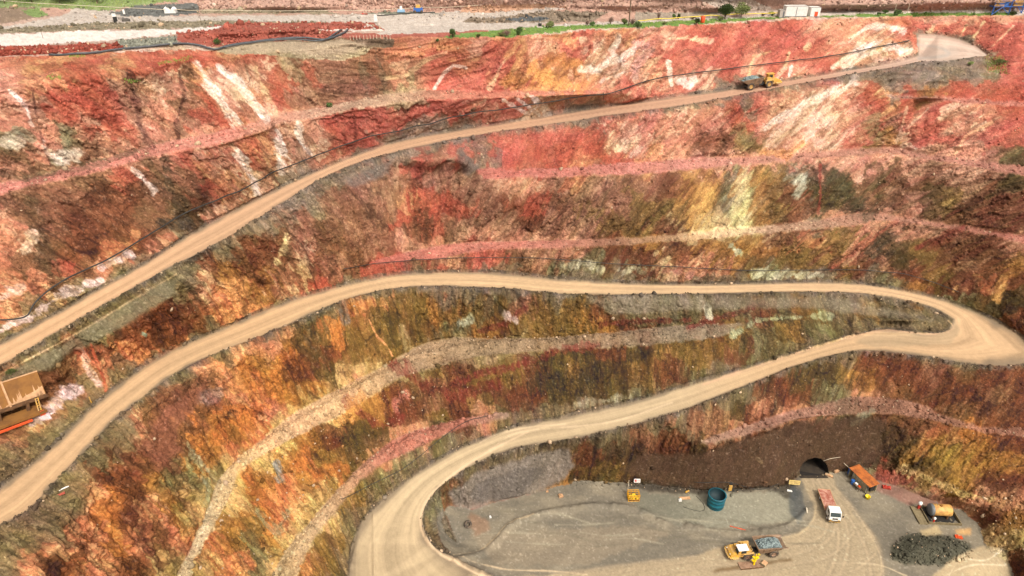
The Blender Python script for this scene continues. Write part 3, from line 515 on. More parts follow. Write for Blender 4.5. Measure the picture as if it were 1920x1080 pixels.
# joints and cracks in the rock, darker along the lines
wb = .6*n_mid+.25*n_fine
jn = np.abs(vnoise(XS*.30+2+wb*.5, YR, Z*.05+wb*.3)); jn2 = np.abs(vnoise(X*.28+22+wb, Y*.28, Z*.34+6+wb)); jn3 = np.abs(vnoise(XS*.9+wb, YR*1.5, Z*.25+9+wb)); jn4 = np.abs(vnoise(XS*.7+40+wb*2, YR*1.5, Z*.8+19+wb*2))
crack = np.maximum.reduce([sstep(.045, .012, jn), .8*sstep(.035, .005, jn2), .8*sstep(.07, .01, jn3), .75*sstep(.07, .0, jn4)])*rock
crack = np.maximum(crack, blk*rock*np.maximum.reduce([.8*sstep(.06, .0, be1), .75*sstep(.08, .0, be2), .5*sstep(.10, .0, be3)]))
crack = crack*(1-.8*SMZ)*sstep(-.35, .25, fbm(X*.2+3, Y*.2, Z*.2, 2)+.15)
C = C*(1+(1-.8*SMZ)*rock*blk*(.16*(bc1-.5)+.28*(bc2-.5)+.26*(bc3-.5)))[...,None]
C = C*(1-np.interp(VV, [250,480], [.40,.48])*crack)[...,None]
wr = rock*(1-.75*SMZ)
smk = .35+.65*sstep(-.25,.3,fbm(X*.08+8, Y*.08, Z*.1, 2)); st1 = fbm(XS*1.5, YR*2.6, Z*.34+3, 4, .7)*smk; st2 = fbm(XS*.45+60, YR, Z*.12, 3, .6); st3 = fbm(XS*5.0+8, YR*6.0, Z*1.2, 2, .7)
C = C*(1+wr[...,None]*(.30*st1+.16*st3+.22*st2)[...,None])
ht = fbm(XS*.35+120, YR, Z*.2, 4, .7)
gy_ = sstep(.35, .7, 1-C.min(-1)/(C.max(-1)+1e-4)); tint = np.stack([1.04+.10*ht, 1.03+.05*gy_+(.10+.30*gy_)*ht, 1+.05*ht+.25*st2], -1); C = C*(1+wr[...,None]*(tint-1))
dk = sstep(.20, .42, fbm(XS*.7+200, YR, Z*.28, 4, .72))*wr*np.interp(VV, [240, 460], [.08, .28])
C = C*(1-dk[...,None])+lin((84,54,38))*dk[...,None]
pk = sstep(.22, .45, fbm(XS*1.0+300, YR, Z*.45, 4, .75))*wr*np.interp(VV, [250, 500], [.4, .28])
C = C*(1-pk[...,None])+np.minimum(C*1.5+lin((120,92,70)), .7)*pk[...,None]
sp_ = vnoise(X*3.1, Y*3.1, Z*3.1)
C = C*(1+.28*np.clip(fbm(X*2.6+5, Y*2.6, Z*1.6, 3, .75), -1, 1)*(1-.7*road)*.9)[...,None]
flk = sstep(.52, .72, sp_)*(1-road)*.35
C = C*(1-flk[...,None])+np.minimum(C*1.8+.08, .75)*flk[...,None]
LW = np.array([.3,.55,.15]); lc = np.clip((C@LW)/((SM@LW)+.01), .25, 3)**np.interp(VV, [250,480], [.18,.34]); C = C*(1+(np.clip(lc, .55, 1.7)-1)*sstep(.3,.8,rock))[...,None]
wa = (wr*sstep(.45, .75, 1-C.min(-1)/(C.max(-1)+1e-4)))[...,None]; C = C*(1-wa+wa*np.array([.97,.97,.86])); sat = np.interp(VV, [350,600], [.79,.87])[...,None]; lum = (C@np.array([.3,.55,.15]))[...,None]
C = np.clip((C*sat+lum*(1-sat))*(.72-.05*wr*sstep(150,420,VV)+.09*sstep(440,200,VV)*wr)[...,None], .012, .8)  # upper walls coloured lighter, standing in for distance haze

# ---------------------------------------------------------------- portal opening
PORT = [(1497,891),(1498,879),(1503,869),(1513,861),(1527,857),(1540,859),(1548,867),(1552,878),(1553,891)]
MP = polymask(PORT)
# ---------------------------------------------------------------- materials
def attr_mat(name, scale=1.0, bump=.35, rough=.95):
    m = bpy.data.materials.new(name); m.use_nodes = True; t = m.node_tree; L = t.links.new
    b = t.nodes['Principled BSDF']; b.inputs['Roughness'].default_value = rough; b.inputs['Specular IOR Level'].default_value = .15
    a = t.nodes.new('ShaderNodeAttribute'); a.attribute_name = 'Col'
    tc = t.nodes.new('ShaderNodeTexCoord')
    n = t.nodes.new('ShaderNodeTexNoise'); n.inputs['Scale'].default_value = 3.0*scale; n.inputs['Detail'].default_value = 6; n.inputs['Roughness'].default_value = .7
    L(tc.outputs['Object'], n.inputs['Vector'])
    mr = t.nodes.new('ShaderNodeMapRange'); mr.inputs[1].default_value = .3; mr.inputs[2].default_value = .7; mr.inputs[3].default_value = 1-.3*min(1, bump*2.5); mr.inputs[4].default_value = 1+.3*min(1, bump*2.5)
    L(n.outputs['Fac'], mr.inputs[0])
    mx = t.nodes.new('ShaderNodeVectorMath'); mx.operation = 'SCALE'; L(a.outputs['Color'], mx.inputs[0]); L(mr.outputs[0], mx.inputs['Scale'])
    L(mx.outputs[0], b.inputs['Base Color'])
    bp = t.nodes.new('ShaderNodeBump'); bp.inputs['Strength'].default_value = bump; bp.inputs['Distance'].default_value = .35
    L(n.outputs['Fac'], bp.inputs['Height']); L(bp.outputs[0], b.inputs['Normal'])
    return m
MAT_ROCK = attr_mat('rock_faces', 1, .7); MAT_ROAD = attr_mat('crushed_road', 1.5, .12); MAT_SOIL = attr_mat('loose_soil', 1.2, .35); MAT_FLOOR = attr_mat('packed_floor', .8, .14)
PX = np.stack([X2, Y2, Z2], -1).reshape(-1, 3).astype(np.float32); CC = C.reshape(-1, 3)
q00 = (np.arange(NV-1)[:,None]*NU+np.arange(NU-1)[None,:])
qm = lambda M: M[:-1,:-1]
MRq, MFq, MGq, MPq = qm(MR), qm(MF), qm(MG), qm(MP)
def sheet(name, sel, mat):
    q = q00[sel]; F4 = np.stack([q, q+NU, q+NU+1, q+1], -1)
    used, invx = np.unique(F4, return_inverse=True); F4 = invx.reshape(-1, 4)
    me = bpy.data.meshes.new(name); n = len(used); k = len(F4)
    me.vertices.add(n); me.vertices.foreach_set('co', PX[used].ravel())
    me.loops.add(k*4); me.loops.foreach_set('vertex_index', F4.ravel().astype(np.int32))
    me.polygons.add(k); me.polygons.foreach_set('loop_start', (np.arange(k)*4).astype(np.int32)); me.polygons.foreach_set('loop_total', np.full(k, 4, np.int32))
    me.polygons.foreach_set('use_smooth', np.ones(k, bool))
    me.update(calc_edges=True)
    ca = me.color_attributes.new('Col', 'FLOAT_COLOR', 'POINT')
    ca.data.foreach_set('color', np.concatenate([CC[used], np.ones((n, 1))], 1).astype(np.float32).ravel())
    me.materials.append(mat); o = bpy.data.objects.new(name, me); COL.objects.link(o); o['kind'] = 'structure'; return o
sheet('haul_road', MRq & ~MPq, MAT_ROAD)
sheet('pit_floor', MFq & ~MRq & ~MPq, MAT_FLOOR)
sheet('ground', MGq & ~MRq & ~MFq & ~MPq, MAT_SOIL)
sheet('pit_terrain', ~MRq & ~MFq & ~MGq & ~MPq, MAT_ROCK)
def idx(u, v): return int(np.clip(np.searchsorted(VS, v), 0, NV-1)), int(np.clip(np.searchsorted(US, u), 0, NU-1))
def at(u, v, dz=0.0):
    j, i = idx(u, v); return Vector((float(X2[j,i]), float(Y2[j,i]), float(Z2[j,i])+dz))

# ================================================================= things
def pmat(name, rgb, rough=.7, metal=0.0, dirt=None, dscale=2.0, damt=.5, bump=.1):
    m = bpy.data.materials.new(name); m.use_nodes = True; t = m.node_tree; L = t.links.new
    b = t.nodes['Principled BSDF']; b.inputs['Roughness'].default_value = rough; b.inputs['Metallic'].default_value = metal
    tc = t.nodes.new('ShaderNodeTexCoord'); n = t.nodes.new('ShaderNodeTexNoise'); n.inputs['Scale'].default_value = dscale; n.inputs['Detail'].default_value = 6; n.inputs['Roughness'].default_value = .65
    L(tc.outputs['Object'], n.inputs['Vector'])
    r = t.nodes.new('ShaderNodeValToRGB'); c0 = lin(rgb)*.85; d = lin(dirt)*.85 if dirt else c0*.7
    r.color_ramp.elements[0].position = .42; r.color_ramp.elements[1].position = .62
    cm = c0*(1-damt)+d*damt
    r.color_ramp.elements[0].color = (*c0, 1); r.color_ramp.elements[1].color = (*cm, 1)
    L(n.outputs['Fac'], r.inputs[0]); L(r.outputs[0], b.inputs['Base Color'])
    bp = t.nodes.new('ShaderNodeBump'); bp.inputs['Strength'].default_value = bump; bp.inputs['Distance'].default_value = .05; L(n.outputs['Fac'], bp.inputs['Height']); L(bp.outputs[0], b.inputs['Normal'])
    return m
DUST = (186, 150, 112)
M_YEL = pmat('yellow_paint', (212, 162, 56), .65, 0, (176, 142, 104), 1.6, .9); M_YEL2 = pmat('dusty_yellow_paint', (206, 168, 92), .65, 0, DUST, 1.4, .8)
M_TRAY = pmat('worn_tray_steel', (146, 118, 92), .6, .1, (110, 92, 78), 1.0, .8); M_TRAYIN = pmat('dark_tray_lining', (74, 68, 60), .7)
M_RUB = pmat('tyre_rubber', (58, 52, 48), .9, 0, (140, 118, 96), 2, .6); M_RIM = pmat('rim_yellow', (190, 150, 78), .7, 0, DUST, 3, .7); M_RIMB = pmat('rim_brown', (120, 92, 78), .7, 0, DUST, 3, .5)
M_DRK = pmat('dark_metal', (40, 38, 36), .6); M_WHT = pmat('white_paint', (244, 243, 240), .4, 0, (218, 210, 196), 1.5, .5); M_GLS = pmat('dark_glass', (34, 48, 48), .1, 0, (60, 74, 74), 2, .4, 0)
M_ORE = pmat('blue_grey_ore', (138, 152, 152), .9, 0, (70, 82, 86), 2.2, .9, .6); M_REDB = pmat('red_oxide_deck', (152, 84, 66), .8, 0, (206, 160, 140), 1.4, .8)
M_ROOF = pmat('rust_orange_roof', (186, 104, 40), .8, 0, (128, 66, 30), 1.1, .8); M_PANEL = pmat('weathered_panel', (176, 164, 132), .8, 0, (120, 108, 84), 1.6, .7)
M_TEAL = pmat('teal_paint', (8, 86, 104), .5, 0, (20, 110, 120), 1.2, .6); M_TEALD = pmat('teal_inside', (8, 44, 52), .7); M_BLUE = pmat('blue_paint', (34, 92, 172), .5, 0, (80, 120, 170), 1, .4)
M_CONC = pmat('stained_concrete', (132, 118, 88), .9, 0, (96, 82, 56), 1.3, .7); M_TAN = pmat('tan_tank_paint', (214, 166, 92), .6, 0, (160, 110, 60), 1.2, .7); M_GREY = pmat('grey_paint', (112, 116, 118), .5)
M_RUST = pmat('rusty_steel', (142, 96, 42), .8, .0, (112, 72, 32), .5, .8); M_RUSTD = pmat('dark_rust', (84, 56, 32), .85, 0, (130, 92, 56), 1.2, .6); M_ORG = pmat('orange_plastic', (226, 84, 34), .6); M_RED = pmat('red_plastic', (190, 56, 40), .7, 0, (150, 70, 56), 2, .7)
M_PIPE = pmat('black_poly_pipe', (62, 66, 72), .5, 0, (96, 98, 100), 1, .4); M_WOOD = pmat('grey_wood', (110, 92, 72), .9); M_STAKE = pmat('pale_stake', (214, 200, 176), .8); M_MUD = pmat('dried_mud', (204, 162, 122), .95, 0, (176, 130, 92), 1.5, .6)
M_LEAF = pmat('dark_leaf', (86, 110, 52), .8, 0, (54, 78, 36), 1.5, .9); M_LEAF2 = pmat('olive_leaf', (122, 132, 72), .8, 0, (92, 100, 54), 1.5, .9); M_GRASS = pmat('grass_blade', (126, 158, 62), .9, 0, (160, 168, 88), .3, .9); M_BARK = pmat('bark', (96, 78, 62), .9)
M_DEAD = pmat('bare_twig', (128, 100, 88), .9)
def rmat():
    m = attr_mat('broken_rock', 1.5, .3); return m
M_ROCKS = rmat()

class MB:
    def __init__(s): s.v = []; s.f = []
    def add(s, vs, fs, M=None):
        n = len(s.v); s.v += [tuple(M@Vector(p)) if M else tuple(p) for p in vs]; s.f += [tuple(i+n for i in f) for f in fs]; return s
    def box(s, x0, x1, y0, y1, z0, z1, tx=0, ty=0, M=None):
        v = [(x0,y0,z0),(x1,y0,z0),(x1,y1,z0),(x0,y1,z0),(x0+tx,y0+ty,z1),(x1-tx,y0+ty,z1),(x1-tx,y1-ty,z1),(x0+tx,y1-ty,z1)]
        return s.add(v, [(0,3,2,1),(4,5,6,7),(0,1,5,4),(1,2,6,5),(2,3,7,6),(3,0,4,7)], M)
    def prism(s, prof, y0, y1, M=None):
        """profile in x,z pushed along y"""
        n = len(prof); v = [(x, y0, z) for x, z in prof]+[(x, y1, z) for x, z in prof]
        return s.add(v, [tuple(range(n))[::-1], tuple(range(n, 2*n))]+[(i, (i+1)%n, n+(i+1)%n, n+i) for i in range(n)], M)
    def tube(s, pts, r, n=8, cap=True):
        P = [Vector(p) for p in pts]; rings = []
        for i, p in enumerate(P):
            d = (P[min(i+1, len(P)-1)]-P[max(i-1, 0)]).normalized(); up = Vector((0,0,1)) if abs(d.z) < .95 else Vector((1,0,0))
            a = d.cross(up).normalized(); b = d.cross(a); rr = r[i] if hasattr(r, '__len__') else r
            rings.append([p+a*math.cos(2*math.pi*k/n)*rr+b*math.sin(2*math.pi*k/n)*rr for k in range(n)])
        v = [q for R_ in rings for q in R_]; f = [(i*n+k, i*n+(k+1)%n, (i+1)*n+(k+1)%n, (i+1)*n+k) for i in range(len(P)-1) for k in range(n)]
        if cap: f += [tuple(range(n))[::-1], tuple(range((len(P)-1)*n, len(P)*n))]
        return s.add(v, f)
    def lathe(s, prof, n=20, M=None, ang=2*math.pi):
        """profile (r, z) spun about z"""
        v = [(r*math.cos(2*math.pi*k/n), r*math.sin(2*math.pi*k/n), z) for r, z in prof for k in range(n)]
        return s.add(v, [(i*n+k, i*n+(k+1)%n, (i+1)*n+(k+1)%n, (i+1)*n+k) for i in range(len(prof)-1) for k in range(n)], M)
    def build(s, name, mat, parent=None, bevel=0, smooth=False):
        me = bpy.data.meshes.new(name); me.from_pydata(s.v, [], s.f); me.update()
        bm = bmesh.new(); bm.from_mesh(me); bmesh.ops.recalc_face_normals(bm, faces=bm.faces)
        if bevel: bmesh.ops.bevel(bm, geom=bm.edges[:], offset=bevel, segments=1, affect='EDGES', clamp_overlap=True)
        bm.to_mesh(me); bm.free()
        if smooth:
            for p in me.polygons: p.use_smooth = True
        me.materials.append(mat); o = bpy.data.objects.new(name, me); COL.objects.link(o)
        if parent: o.parent = parent
        return o
def tag(o, label=None, cat=None, group=None, kind=None):
    for k, v in (('label', label), ('category', cat), ('group', group), ('kind', kind)):
        if v: o[k] = v
    return o
def thing(name, loc, rz=0, label=None, cat=None, group=None, mat3=None):
    o = bpy.data.objects.new(name, None); COL.objects.link(o); o.location = loc; o.rotation_euler = (0, 0, rz)
    if mat3: o.matrix_world = mat3
    return tag(o, label, cat, group)
def frame(a, b, lift=0, centre=None):
    """stand a thing on the ground between two points given in image pixels, x axis from a to b"""
    A, B = at(*a), at(*b); x = (B-A).normalized(); z = Vector((0,0,1)); y = z.cross(x).normalized(); z = x.cross(y)
    M = Matrix((x, y, z)).transposed().to_4x4(); c = centre if centre else (A+B)/2; M.translation = c+Vector((0,0,lift)); return M
def copy_tree(o, parent=None):
    c = o.copy(); COL.objects.link(c); c.parent = parent
    for ch in o.children: copy_tree(ch, c)
    return c
RX = Matrix.Rotation(math.pi/2, 4, 'X')
def wheel_parts(parent, x, y, r, w, rim):
    s = 1 if y > 0 else -1; t = MB(); M = Matrix.Translation((x, y, r))@RX
    t.lathe([(r*.55,-w/2),(r*.9,-w/2),(r,-w*.36),(r*.97,-w*.12),(r,0),(r*.97,w*.12),(r,w*.36),(r*.9,w/2),(r*.55,w/2)], 24, M)
    for k in range(18):
        a = 2*math.pi*k/18; q = Matrix.Translation((x, y, r))@Matrix.Rotation(a, 4, 'Y'); t.box(r*.96, r*1.03, -w*.45, w*.45, -.05, .05, M=q)
    wh = t.build('wheel', M_RUB, parent, smooth=False)
    q = MB(); q.lathe([(0,-w*.3),(r*.2,-w*.34),(r*.24,-w*.22),(r*.42,-w*.20),(r*.56,-w*.46),(r*.56,w*.46),(r*.42,w*.2),(r*.24,w*.22),(r*.2,w*.34),(0,w*.3)], 18, M); q.build('rim', rim, wh)
    return wh
def heap(x0, x1, y0, y1, zb, h, seed, n=22):
    g = MB(); rnd = random.Random(seed); v = []; f = []
    for i in range(n+1):
        for j in range(n+1):
            a, b = i/n, j/n; e = min(1, 4*min(a, 1-a, b, 1-b)*1.1); e = e*e*(3-2*e)
            v.append((x0+(x1-x0)*a+rnd.uniform(-.05,.05), y0+(y1-y0)*b+rnd.uniform(-.05,.05), zb+h*e*(.75+.5*rnd.random())*(1-.25*math.cos(a*7)*.5)))
    for i in range(n):
        for j in range(n): k = i*(n+1)+j; f.append((k, k+n+1, k+n+2, k+1))
    g.add(v, f)
    for _ in range(70):
        a, b = rnd.uniform(.12,.88), rnd.uniform(.12,.88); r = rnd.uniform(.1,.28); c = Vector((x0+(x1-x0)*a, y0+(y1-y0)*b, zb+h*(.75+.3*rnd.random())*min(1, 4*min(a,1-a,b,1-b))))
        g.box(-r, r, -r*.8, r*.8, -r*.7, r*.7, r*.3, r*.25, Matrix.Translation(c)@Matrix.Rotation(rnd.uniform(0,6), 4, (rnd.random(), rnd.random(), 1)))
    return g
# ---- underground dump trucks
def dump_truck(M, label, bend, cabroof, rim1, rim2):
    t = thing('dump_truck', (0,0,0), 0, label, 'dump truck', 'articulated underground dump trucks'); t.matrix_world = M
    hb = MB(); hb.prism([(2.0,.75),(5.4,.72),(6.05,.95),(6.15,1.35),(5.6,1.75),(4.1,1.85),(2.0,1.9)], -1.15, 1.15)
    hb.prism([(4.6,.62),(6.0,.72),(6.35,.95),(6.3,1.12),(4.6,1.12)], -1.4, 1.4)
    body = hb.build('body', M_YEL, t, .06)
    e = MB(); e.box(2.1, 3.7, -1.1, -.05, 1.9, 2.35, .08, .08); e.box(3.75, 4.9, -1.05, -.2, 1.86, 2.15, .06, .06); e.box(2.3, 3.3, -.9, -.3, 2.35, 2.5); e.build('engine_cover', M_YEL, body, .04)
    g = MB(); [g.box(6.02, 6.13, -1.0+.25*k, -.88+.25*k, .98, 1.32) for k in range(8)]; g.build('grille', M_DRK, body)
    bp = MB(); bp.tube([(4.6,1.5,.95),(5.7,1.48,.95),(6.4,1.0,1.0),(6.5,0,1.0),(6.4,-1.0,1.0),(5.7,-1.48,.95),(4.6,-1.5,.95)], .13, 6); bp.build('bumper', M_YEL2, t)
    for s in (-1, 1):
        fe = MB(); fe.prism([(1.6,1.15),(1.75,1.95),(3.75,1.95),(4.05,1.4),(3.9,1.4),(3.65,1.78),(1.9,1.78),(1.75,1.15)], s*1.08 if s < 0 else 1.08, s*1.5); fe.build('mudguard', M_YEL2, t, .03)
        hl = MB(); hl.lathe([(0,-.06),(.11,-.05),(.12,.05),(0,.07)], 10, Matrix.Translation((6.16, s*.75, 1.5))@Matrix.Rotation(math.pi/2, 4, 'Y')); hl.build('headlight', M_WHT, t)
    c = MB(); c.prism([(3.15,1.85),(3.15,2.95),(4.6,2.95),(5.0,1.85)], .12, 1.38); cabo = c.build('cab', M_YEL, t, .05)
    w = MB(); w.box(3.35, 4.35, 1.385, 1.40, 2.1, 2.8); w.box(3.35, 4.35, .10, .115, 2.1, 2.8); w.add([(4.99,.25,1.98),(4.99,1.25,1.98),(4.66,1.25,2.86),(4.66,.25,2.86)], [(0,1,2,3)]); w.build('window', M_GLS, cabo)
    rf = MB(); rf.box(2.95, 4.95, .0, 1.5, 2.97, 3.07); rf.build('cab_roof', cabroof, cabo, .03)
    hr = MB(); hr.tube([(2.2,1.3,1.95),(2.2,1.3,2.7),(3.1,1.3,2.7)], .04, 5); hr.tube([(2.2,.2,1.95),(2.2,.2,2.7),(2.2,1.3,2.7)], .04, 5); hr.build('handrail', M_YEL2, t)
    j = MB(); j.box(.4, 2.1, -.45, .45, .75, 1.35, .1, .1); j.box(-3.6, .9, -.6, .6, .85, 1.2, .1, .1); j.lathe([(0,.5),(.35,.5),(.35,1.6),(0,1.6)], 12, Matrix.Translation((1.35,0,0))); j.build('articulation_frame', M_DRK, t)
    for s in (-1, 1):
        q = MB(); q.tube([(.2, s*.75, .95),(-1.6, s*.8, 1.75)], .12, 8); q.build('hoist_ram', M_TRAY, t)
    # the tray: flared sides, raked front, lifted tail
    o0, o1, dp = 1.5, 1.12, .07
    st = [(1.1,2.75,2.7),(.75,1.35,1.25),(-2.3,1.25,1.2),(-4.6,2.35,2.15)]
    tr = MB()
    def shell(ot, ob, inset):
        T = [(1.15-inset, 2.95),(-.8, 2.85),(-2.6,2.8),(-4.75+inset*.3, 2.55)]; B = [(.55-inset, 1.3+inset),(-.8,1.22+inset),(-2.5,1.2+inset),(-4.55+inset*.3, 2.2+inset)]
        v = []
        for (tx_, tz), (bx, bz) in zip(T, B): v += [(tx_, ot, tz), (bx, ob, bz), (bx, -ob, bz), (tx_, -ot, tz)]
        f = []
        for i in range(3):
            for k in range(3): f.append((i*4+k, i*4+k+1, i*4+k+5, i*4+k+4))
        f.append((0,3,2,1)); return v, f
    v1, f1 = shell(1.5, 1.15, 0); v2, f2 = shell(1.38, 1.05, .12); n = len(v1)
    f = f1+[tuple(i+n for i in q[::-1]) for q in f2]
    for i in range(3): f += [(i*4, (i+1)*4, (i+1)*4+n, i*4+n), (i*4+3, i*4+3+n, (i+1)*4+3+n, (i+1)*4+3)]
    f += [(0, n, n+3, 3), (12, 13, 13+n, 12+n), (13, 14, 14+n, 13+n), (14, 15, 15+n, 14+n)]
    tr.add(v1+v2, f); tray = tr.build('tray', M_TRAY, t)
    rb = MB()
    for s in (-1, 1):
        rb.tube([(1.15, s*1.52, 2.95), (-.8, s*1.52, 2.85), (-2.6, s*1.52, 2.8), (-4.75, s*1.5, 2.55)], .07, 6)
        for x_ in (-.1, -1.3, -2.5, -3.5): rb.tube([(x_, s*1.53, 2.82), (x_, s*1.2, 1.35 if x_ > -3 else 1.8)], .06, 5)
    rb.tube([(1.17, 1.5, 2.97), (1.17, -1.5, 2.97)], .08, 6); rb.build('rib', M_TRAY, tray)
    for y in (-1.15, 1.15):
        wheel_parts(t, 2.75, y, .92, .62, rim1); wheel_parts(t, -2.3, y*.97, .92, .62, rim2)
    return t
T1M = frame((1396,165), (1440,159)); T1M.translation = (at(1396,167)+at(1440,161))/2+Vector((0,0,.05))
dump_truck(T1M, 'dusty yellow dump truck with grey ore climbing the upper haul road', 0, M_YEL, M_RIM, M_RIM)
T2M = frame((1444,1036), (1397,1040)); T2M.translation = (at(1446,1034)+at(1398,1038))/2+Vector((0,0,.03))
dump_truck(T2M, 'yellow dump truck with pale cab roof and grey ore on the pit floor', 0, M_WHT, M_RIMB, M_RIMB)
for M, lb, sd_ in ((T1M, 'blue grey ore heaped in the tray of the truck on the upper road', 5), (T2M, 'blue grey ore heaped in the tray of the truck on the pit floor', 9)):
    h = heap(-3.9, .85, -1.3, 1.3, 2.15, .85, sd_).build('ore_load', M_ORE); h.matrix_world = M; tag(h, lb, 'ore', 'loads of ore in truck trays')
# ---- flatbed truck
FM = frame((1545,933), (1560,975)); FM.translation = (at(1546,936)+at(1560,974))/2
fb = thing('flatbed_truck', (0,0,0), 0, 'white cab flatbed truck with an empty red brown deck leaving the tunnel', 'truck'); fb.matrix_world = FM
d = MB(); d.box(-4.2, 1.2, -1.25, 1.25, 1.05, 1.25); dk_ = d.build('deck', M_REDB, fb, .03)
d = MB(); [d.box(-4.2, 1.2, s*1.25-.04, s*1.25+.04, 1.0, 1.3) for s in (-1, 1)]; d.box(-4.26, -4.2, -1.25, 1.25, 1.0, 1.3); d.build('deck_rail', M_MUD, dk_)
d = MB(); d.box(-4.0, 3.4, -.45, .45, .65, 1.0); d.build('chassis', M_DRK, fb)
d = MB(); [d.tube([(1.25, y, 1.25),(1.25, y, 2.5)], .05, 5) for y in (-1.15,-.4,.4,1.15)]; d.tube([(1.25,-1.15,2.5),(1.25,1.15,2.5)], .05, 5); d.tube([(1.25,-1.15,1.9),(1.25,1.15,1.9)], .04, 5); d.build('headboard', M_MUD, fb)
c = MB(); c.prism([(1.5,.8),(1.5,2.65),(1.75,2.75),(2.9,2.72),(3.15,2.55),(3.6,1.75),(3.68,.8)], -1.12, 1.12); cb = c.build('cab', M_WHT, fb, .07)
c = MB(); c.add([(3.63,-1.0,1.8),(3.63,1.0,1.8),(3.2,.95,2.52),(3.2,-.95,2.52)], [(0,1,2,3)]); c.build('windscreen', M_GLS, cb)
for s in (-1, 1):
    c = MB(); c.prism([(2.1,1.85),(2.1,2.45),(3.0,2.45),(3.35,1.85)], s*1.125, s*1.14); c.build('side_window', M_GLS, cb)
    c = MB(); c.tube([(3.45, s*1.1, 2.1),(3.6, s*1.38, 2.1)], .025, 4); c.box(3.52, 3.62, s*1.38-.1, s*1.38+.1, 1.75, 2.2); c.build('mirror', M_DRK, cb)
    c = MB(); c.box(3.67, 3.74, s*.8-.18, s*.8+.18, .85, 1.08); c.build('headlight', M_YEL, cb)
    for x in (2.75, -2.5): wheel_parts(fb, x, s*.98, .48, .32, M_WHT)
c = MB(); c.box(3.66, 3.82, -1.15, 1.15, .5, .8); c.build('bumper', M_DRK, fb, .03)
c = MB(); c.box(3.825, 3.84, -1.1, 1.1, .58, .74); c.build('marker_strip', M_YEL, fb)
c = MB(); c.box(3.69, 3.72, -.5, .5, 1.15, 1.5); c.build('grille', M_DRK, cb)
# ---- shed by the tunnel
SM_ = frame((1597,897), (1627,926)); SM_.translation = (at(1598,892)+at(1632,922))/2
sh = thing('shed', (0,0,0), 0, 'open sided shed with a rusty orange roof right of the tunnel', 'shed'); sh.matrix_world = SM_
L2 = 2.7
def wbox(*a, name='wall', mat=M_PANEL): q = MB(); q.box(*a); return q.build(name, mat, sh)
wbox(-L2, L2, -1.25, 1.25, .02, .14, name='floor', mat=M_CONC)
wbox(-L2, L2, 1.0, 1.08, .14, 2.48); wbox(-1.7, 2.3, -1.23, -1.15, .14, 2.25); wbox(-L2, -L2+.08, -1.14, 1.14, .14, 2.3)
wbox(-1.75, -1.71, -1.14, 1.14, .14, 2.2, name='inner_panel', mat=M_RED); wbox(2.34, 2.4, -.1, 1.14, .14, 2.2, name='inner_panel', mat=M_DRK)  # red inner wall; dark panel stands in for shade in the near-end opening
for x in (-L2+.05, -1.65, 2.25, L2-.08): wbox(x-.05, x+.05, -1.3, -1.24, .1, 2.3, name='post', mat=M_GREY)
for x in (-1.0, -.2, .6, 1.4): wbox(x-.02, x+.02, -1.27, -1.235, .14, 2.25, name='batten', mat=M_GREY)
q = MB(); n = 34
v = []; f = []
for i in range(n+1):
    x = -L2-.25+(2*L2+.5)*i/n; zz = .05*(i % 2)
    for y, z in ((-1.3, 2.3), (1.2, 2.6)): v += [(x, y, z+zz), (x, y, z+zz-.05)]
for i in range(n): a = i*4; f += [(a, a+2, a+6, a+4), (a+1, a+5, a+7, a+3), (a, a+4, a+5, a+1), (a+2, a+3, a+7, a+6)]
f += [(0, 1, 3, 2), (n*4, n*4+2, n*4+3, n*4+1)]
q.add(v, f).build('roof', M_ROOF, sh)
def drum(M, mat, label, cat='drum', r=.3, h=.88, grp=None):
    q = MB(); q.lathe([(0,0),(r,0),(r*1.04,.02),(r,.05),(r,h*.33),(r*1.04,h*.35),(r,h*.37),(r,h*.66),(r*1.04,h*.68),(r,h*.7),(r,h-.04),(r*1.04,h-.02),(r*.98,h),(r*.95,h-.03),(0,h-.03)], 18)
    o = q.build('drum', mat, smooth=False); o.matrix_world = M; tag(o, label, cat, grp); return o
drum(SM_@Matrix.Translation((-3.2,-.3,.0))@Matrix.Scale(1.5, 4), M_BLUE, 'blue drum standing behind the far end of the rusty roofed shed')
drum(SM_@Matrix.Translation((-.6,-1.9,.1))@Matrix.Scale(1.2, 4), M_BLUE, 'blue drum in front of the long wall of the rusty roofed shed')
tb = thing('work_bench', (0,0,0), 0, 'low bench with boxes against the long wall of the shed', 'bench'); tb.matrix_world = SM_@Matrix.Translation((.7,-1.85,0))
q = MB(); q.box(-.9,.9,-.4,.4,.72,.8); q.build('bench_top', M_WOOD, tb)
for x in (-.8,.8):
    for y in (-.32,.32): q = MB(); q.box(x-.04,x+.04,y-.04,y+.04,0,.72); q.build('leg', M_WOOD, tb)
def crate(M, sx, sy, sz, mat, name, label, cat, grp=None):
    q = MB(); q.box(-sx/2,sx/2,-sy/2,sy/2,0,sz*.85,.02,.02); q.box(-sx/2-.03,sx/2+.03,-sy/2-.03,sy/2+.03,sz*.85,sz,.02,.02); o = q.build(name, mat, bevel=.02); o.matrix_world = M; tag(o, label, cat, grp); return o
crate(SM_@Matrix.Translation((.3,-1.85,.8)), .6,.4,.3, M_WHT, 'tool_box', 'white box on the low bench beside the shed', 'box')
crate(SM_@Matrix.Translation((1.1,-1.8,.8)), .5,.4,.25, M_ORG, 'tool_box', 'orange box on the low bench beside the shed', 'box')
q = MB(); q.lathe([(0,.02),(.42,0),(.5,.6),(.54,.62),(.5,.64),(.45,.6),(.38,.1),(0,.1)], 18); o = q.build('tub', pmat('bright_yellow', (240,214,20), .5), smooth=True); o.location = at(1626,934,.0); tag(o, 'bright yellow tub on the ground at the near end of the shed', 'tub')
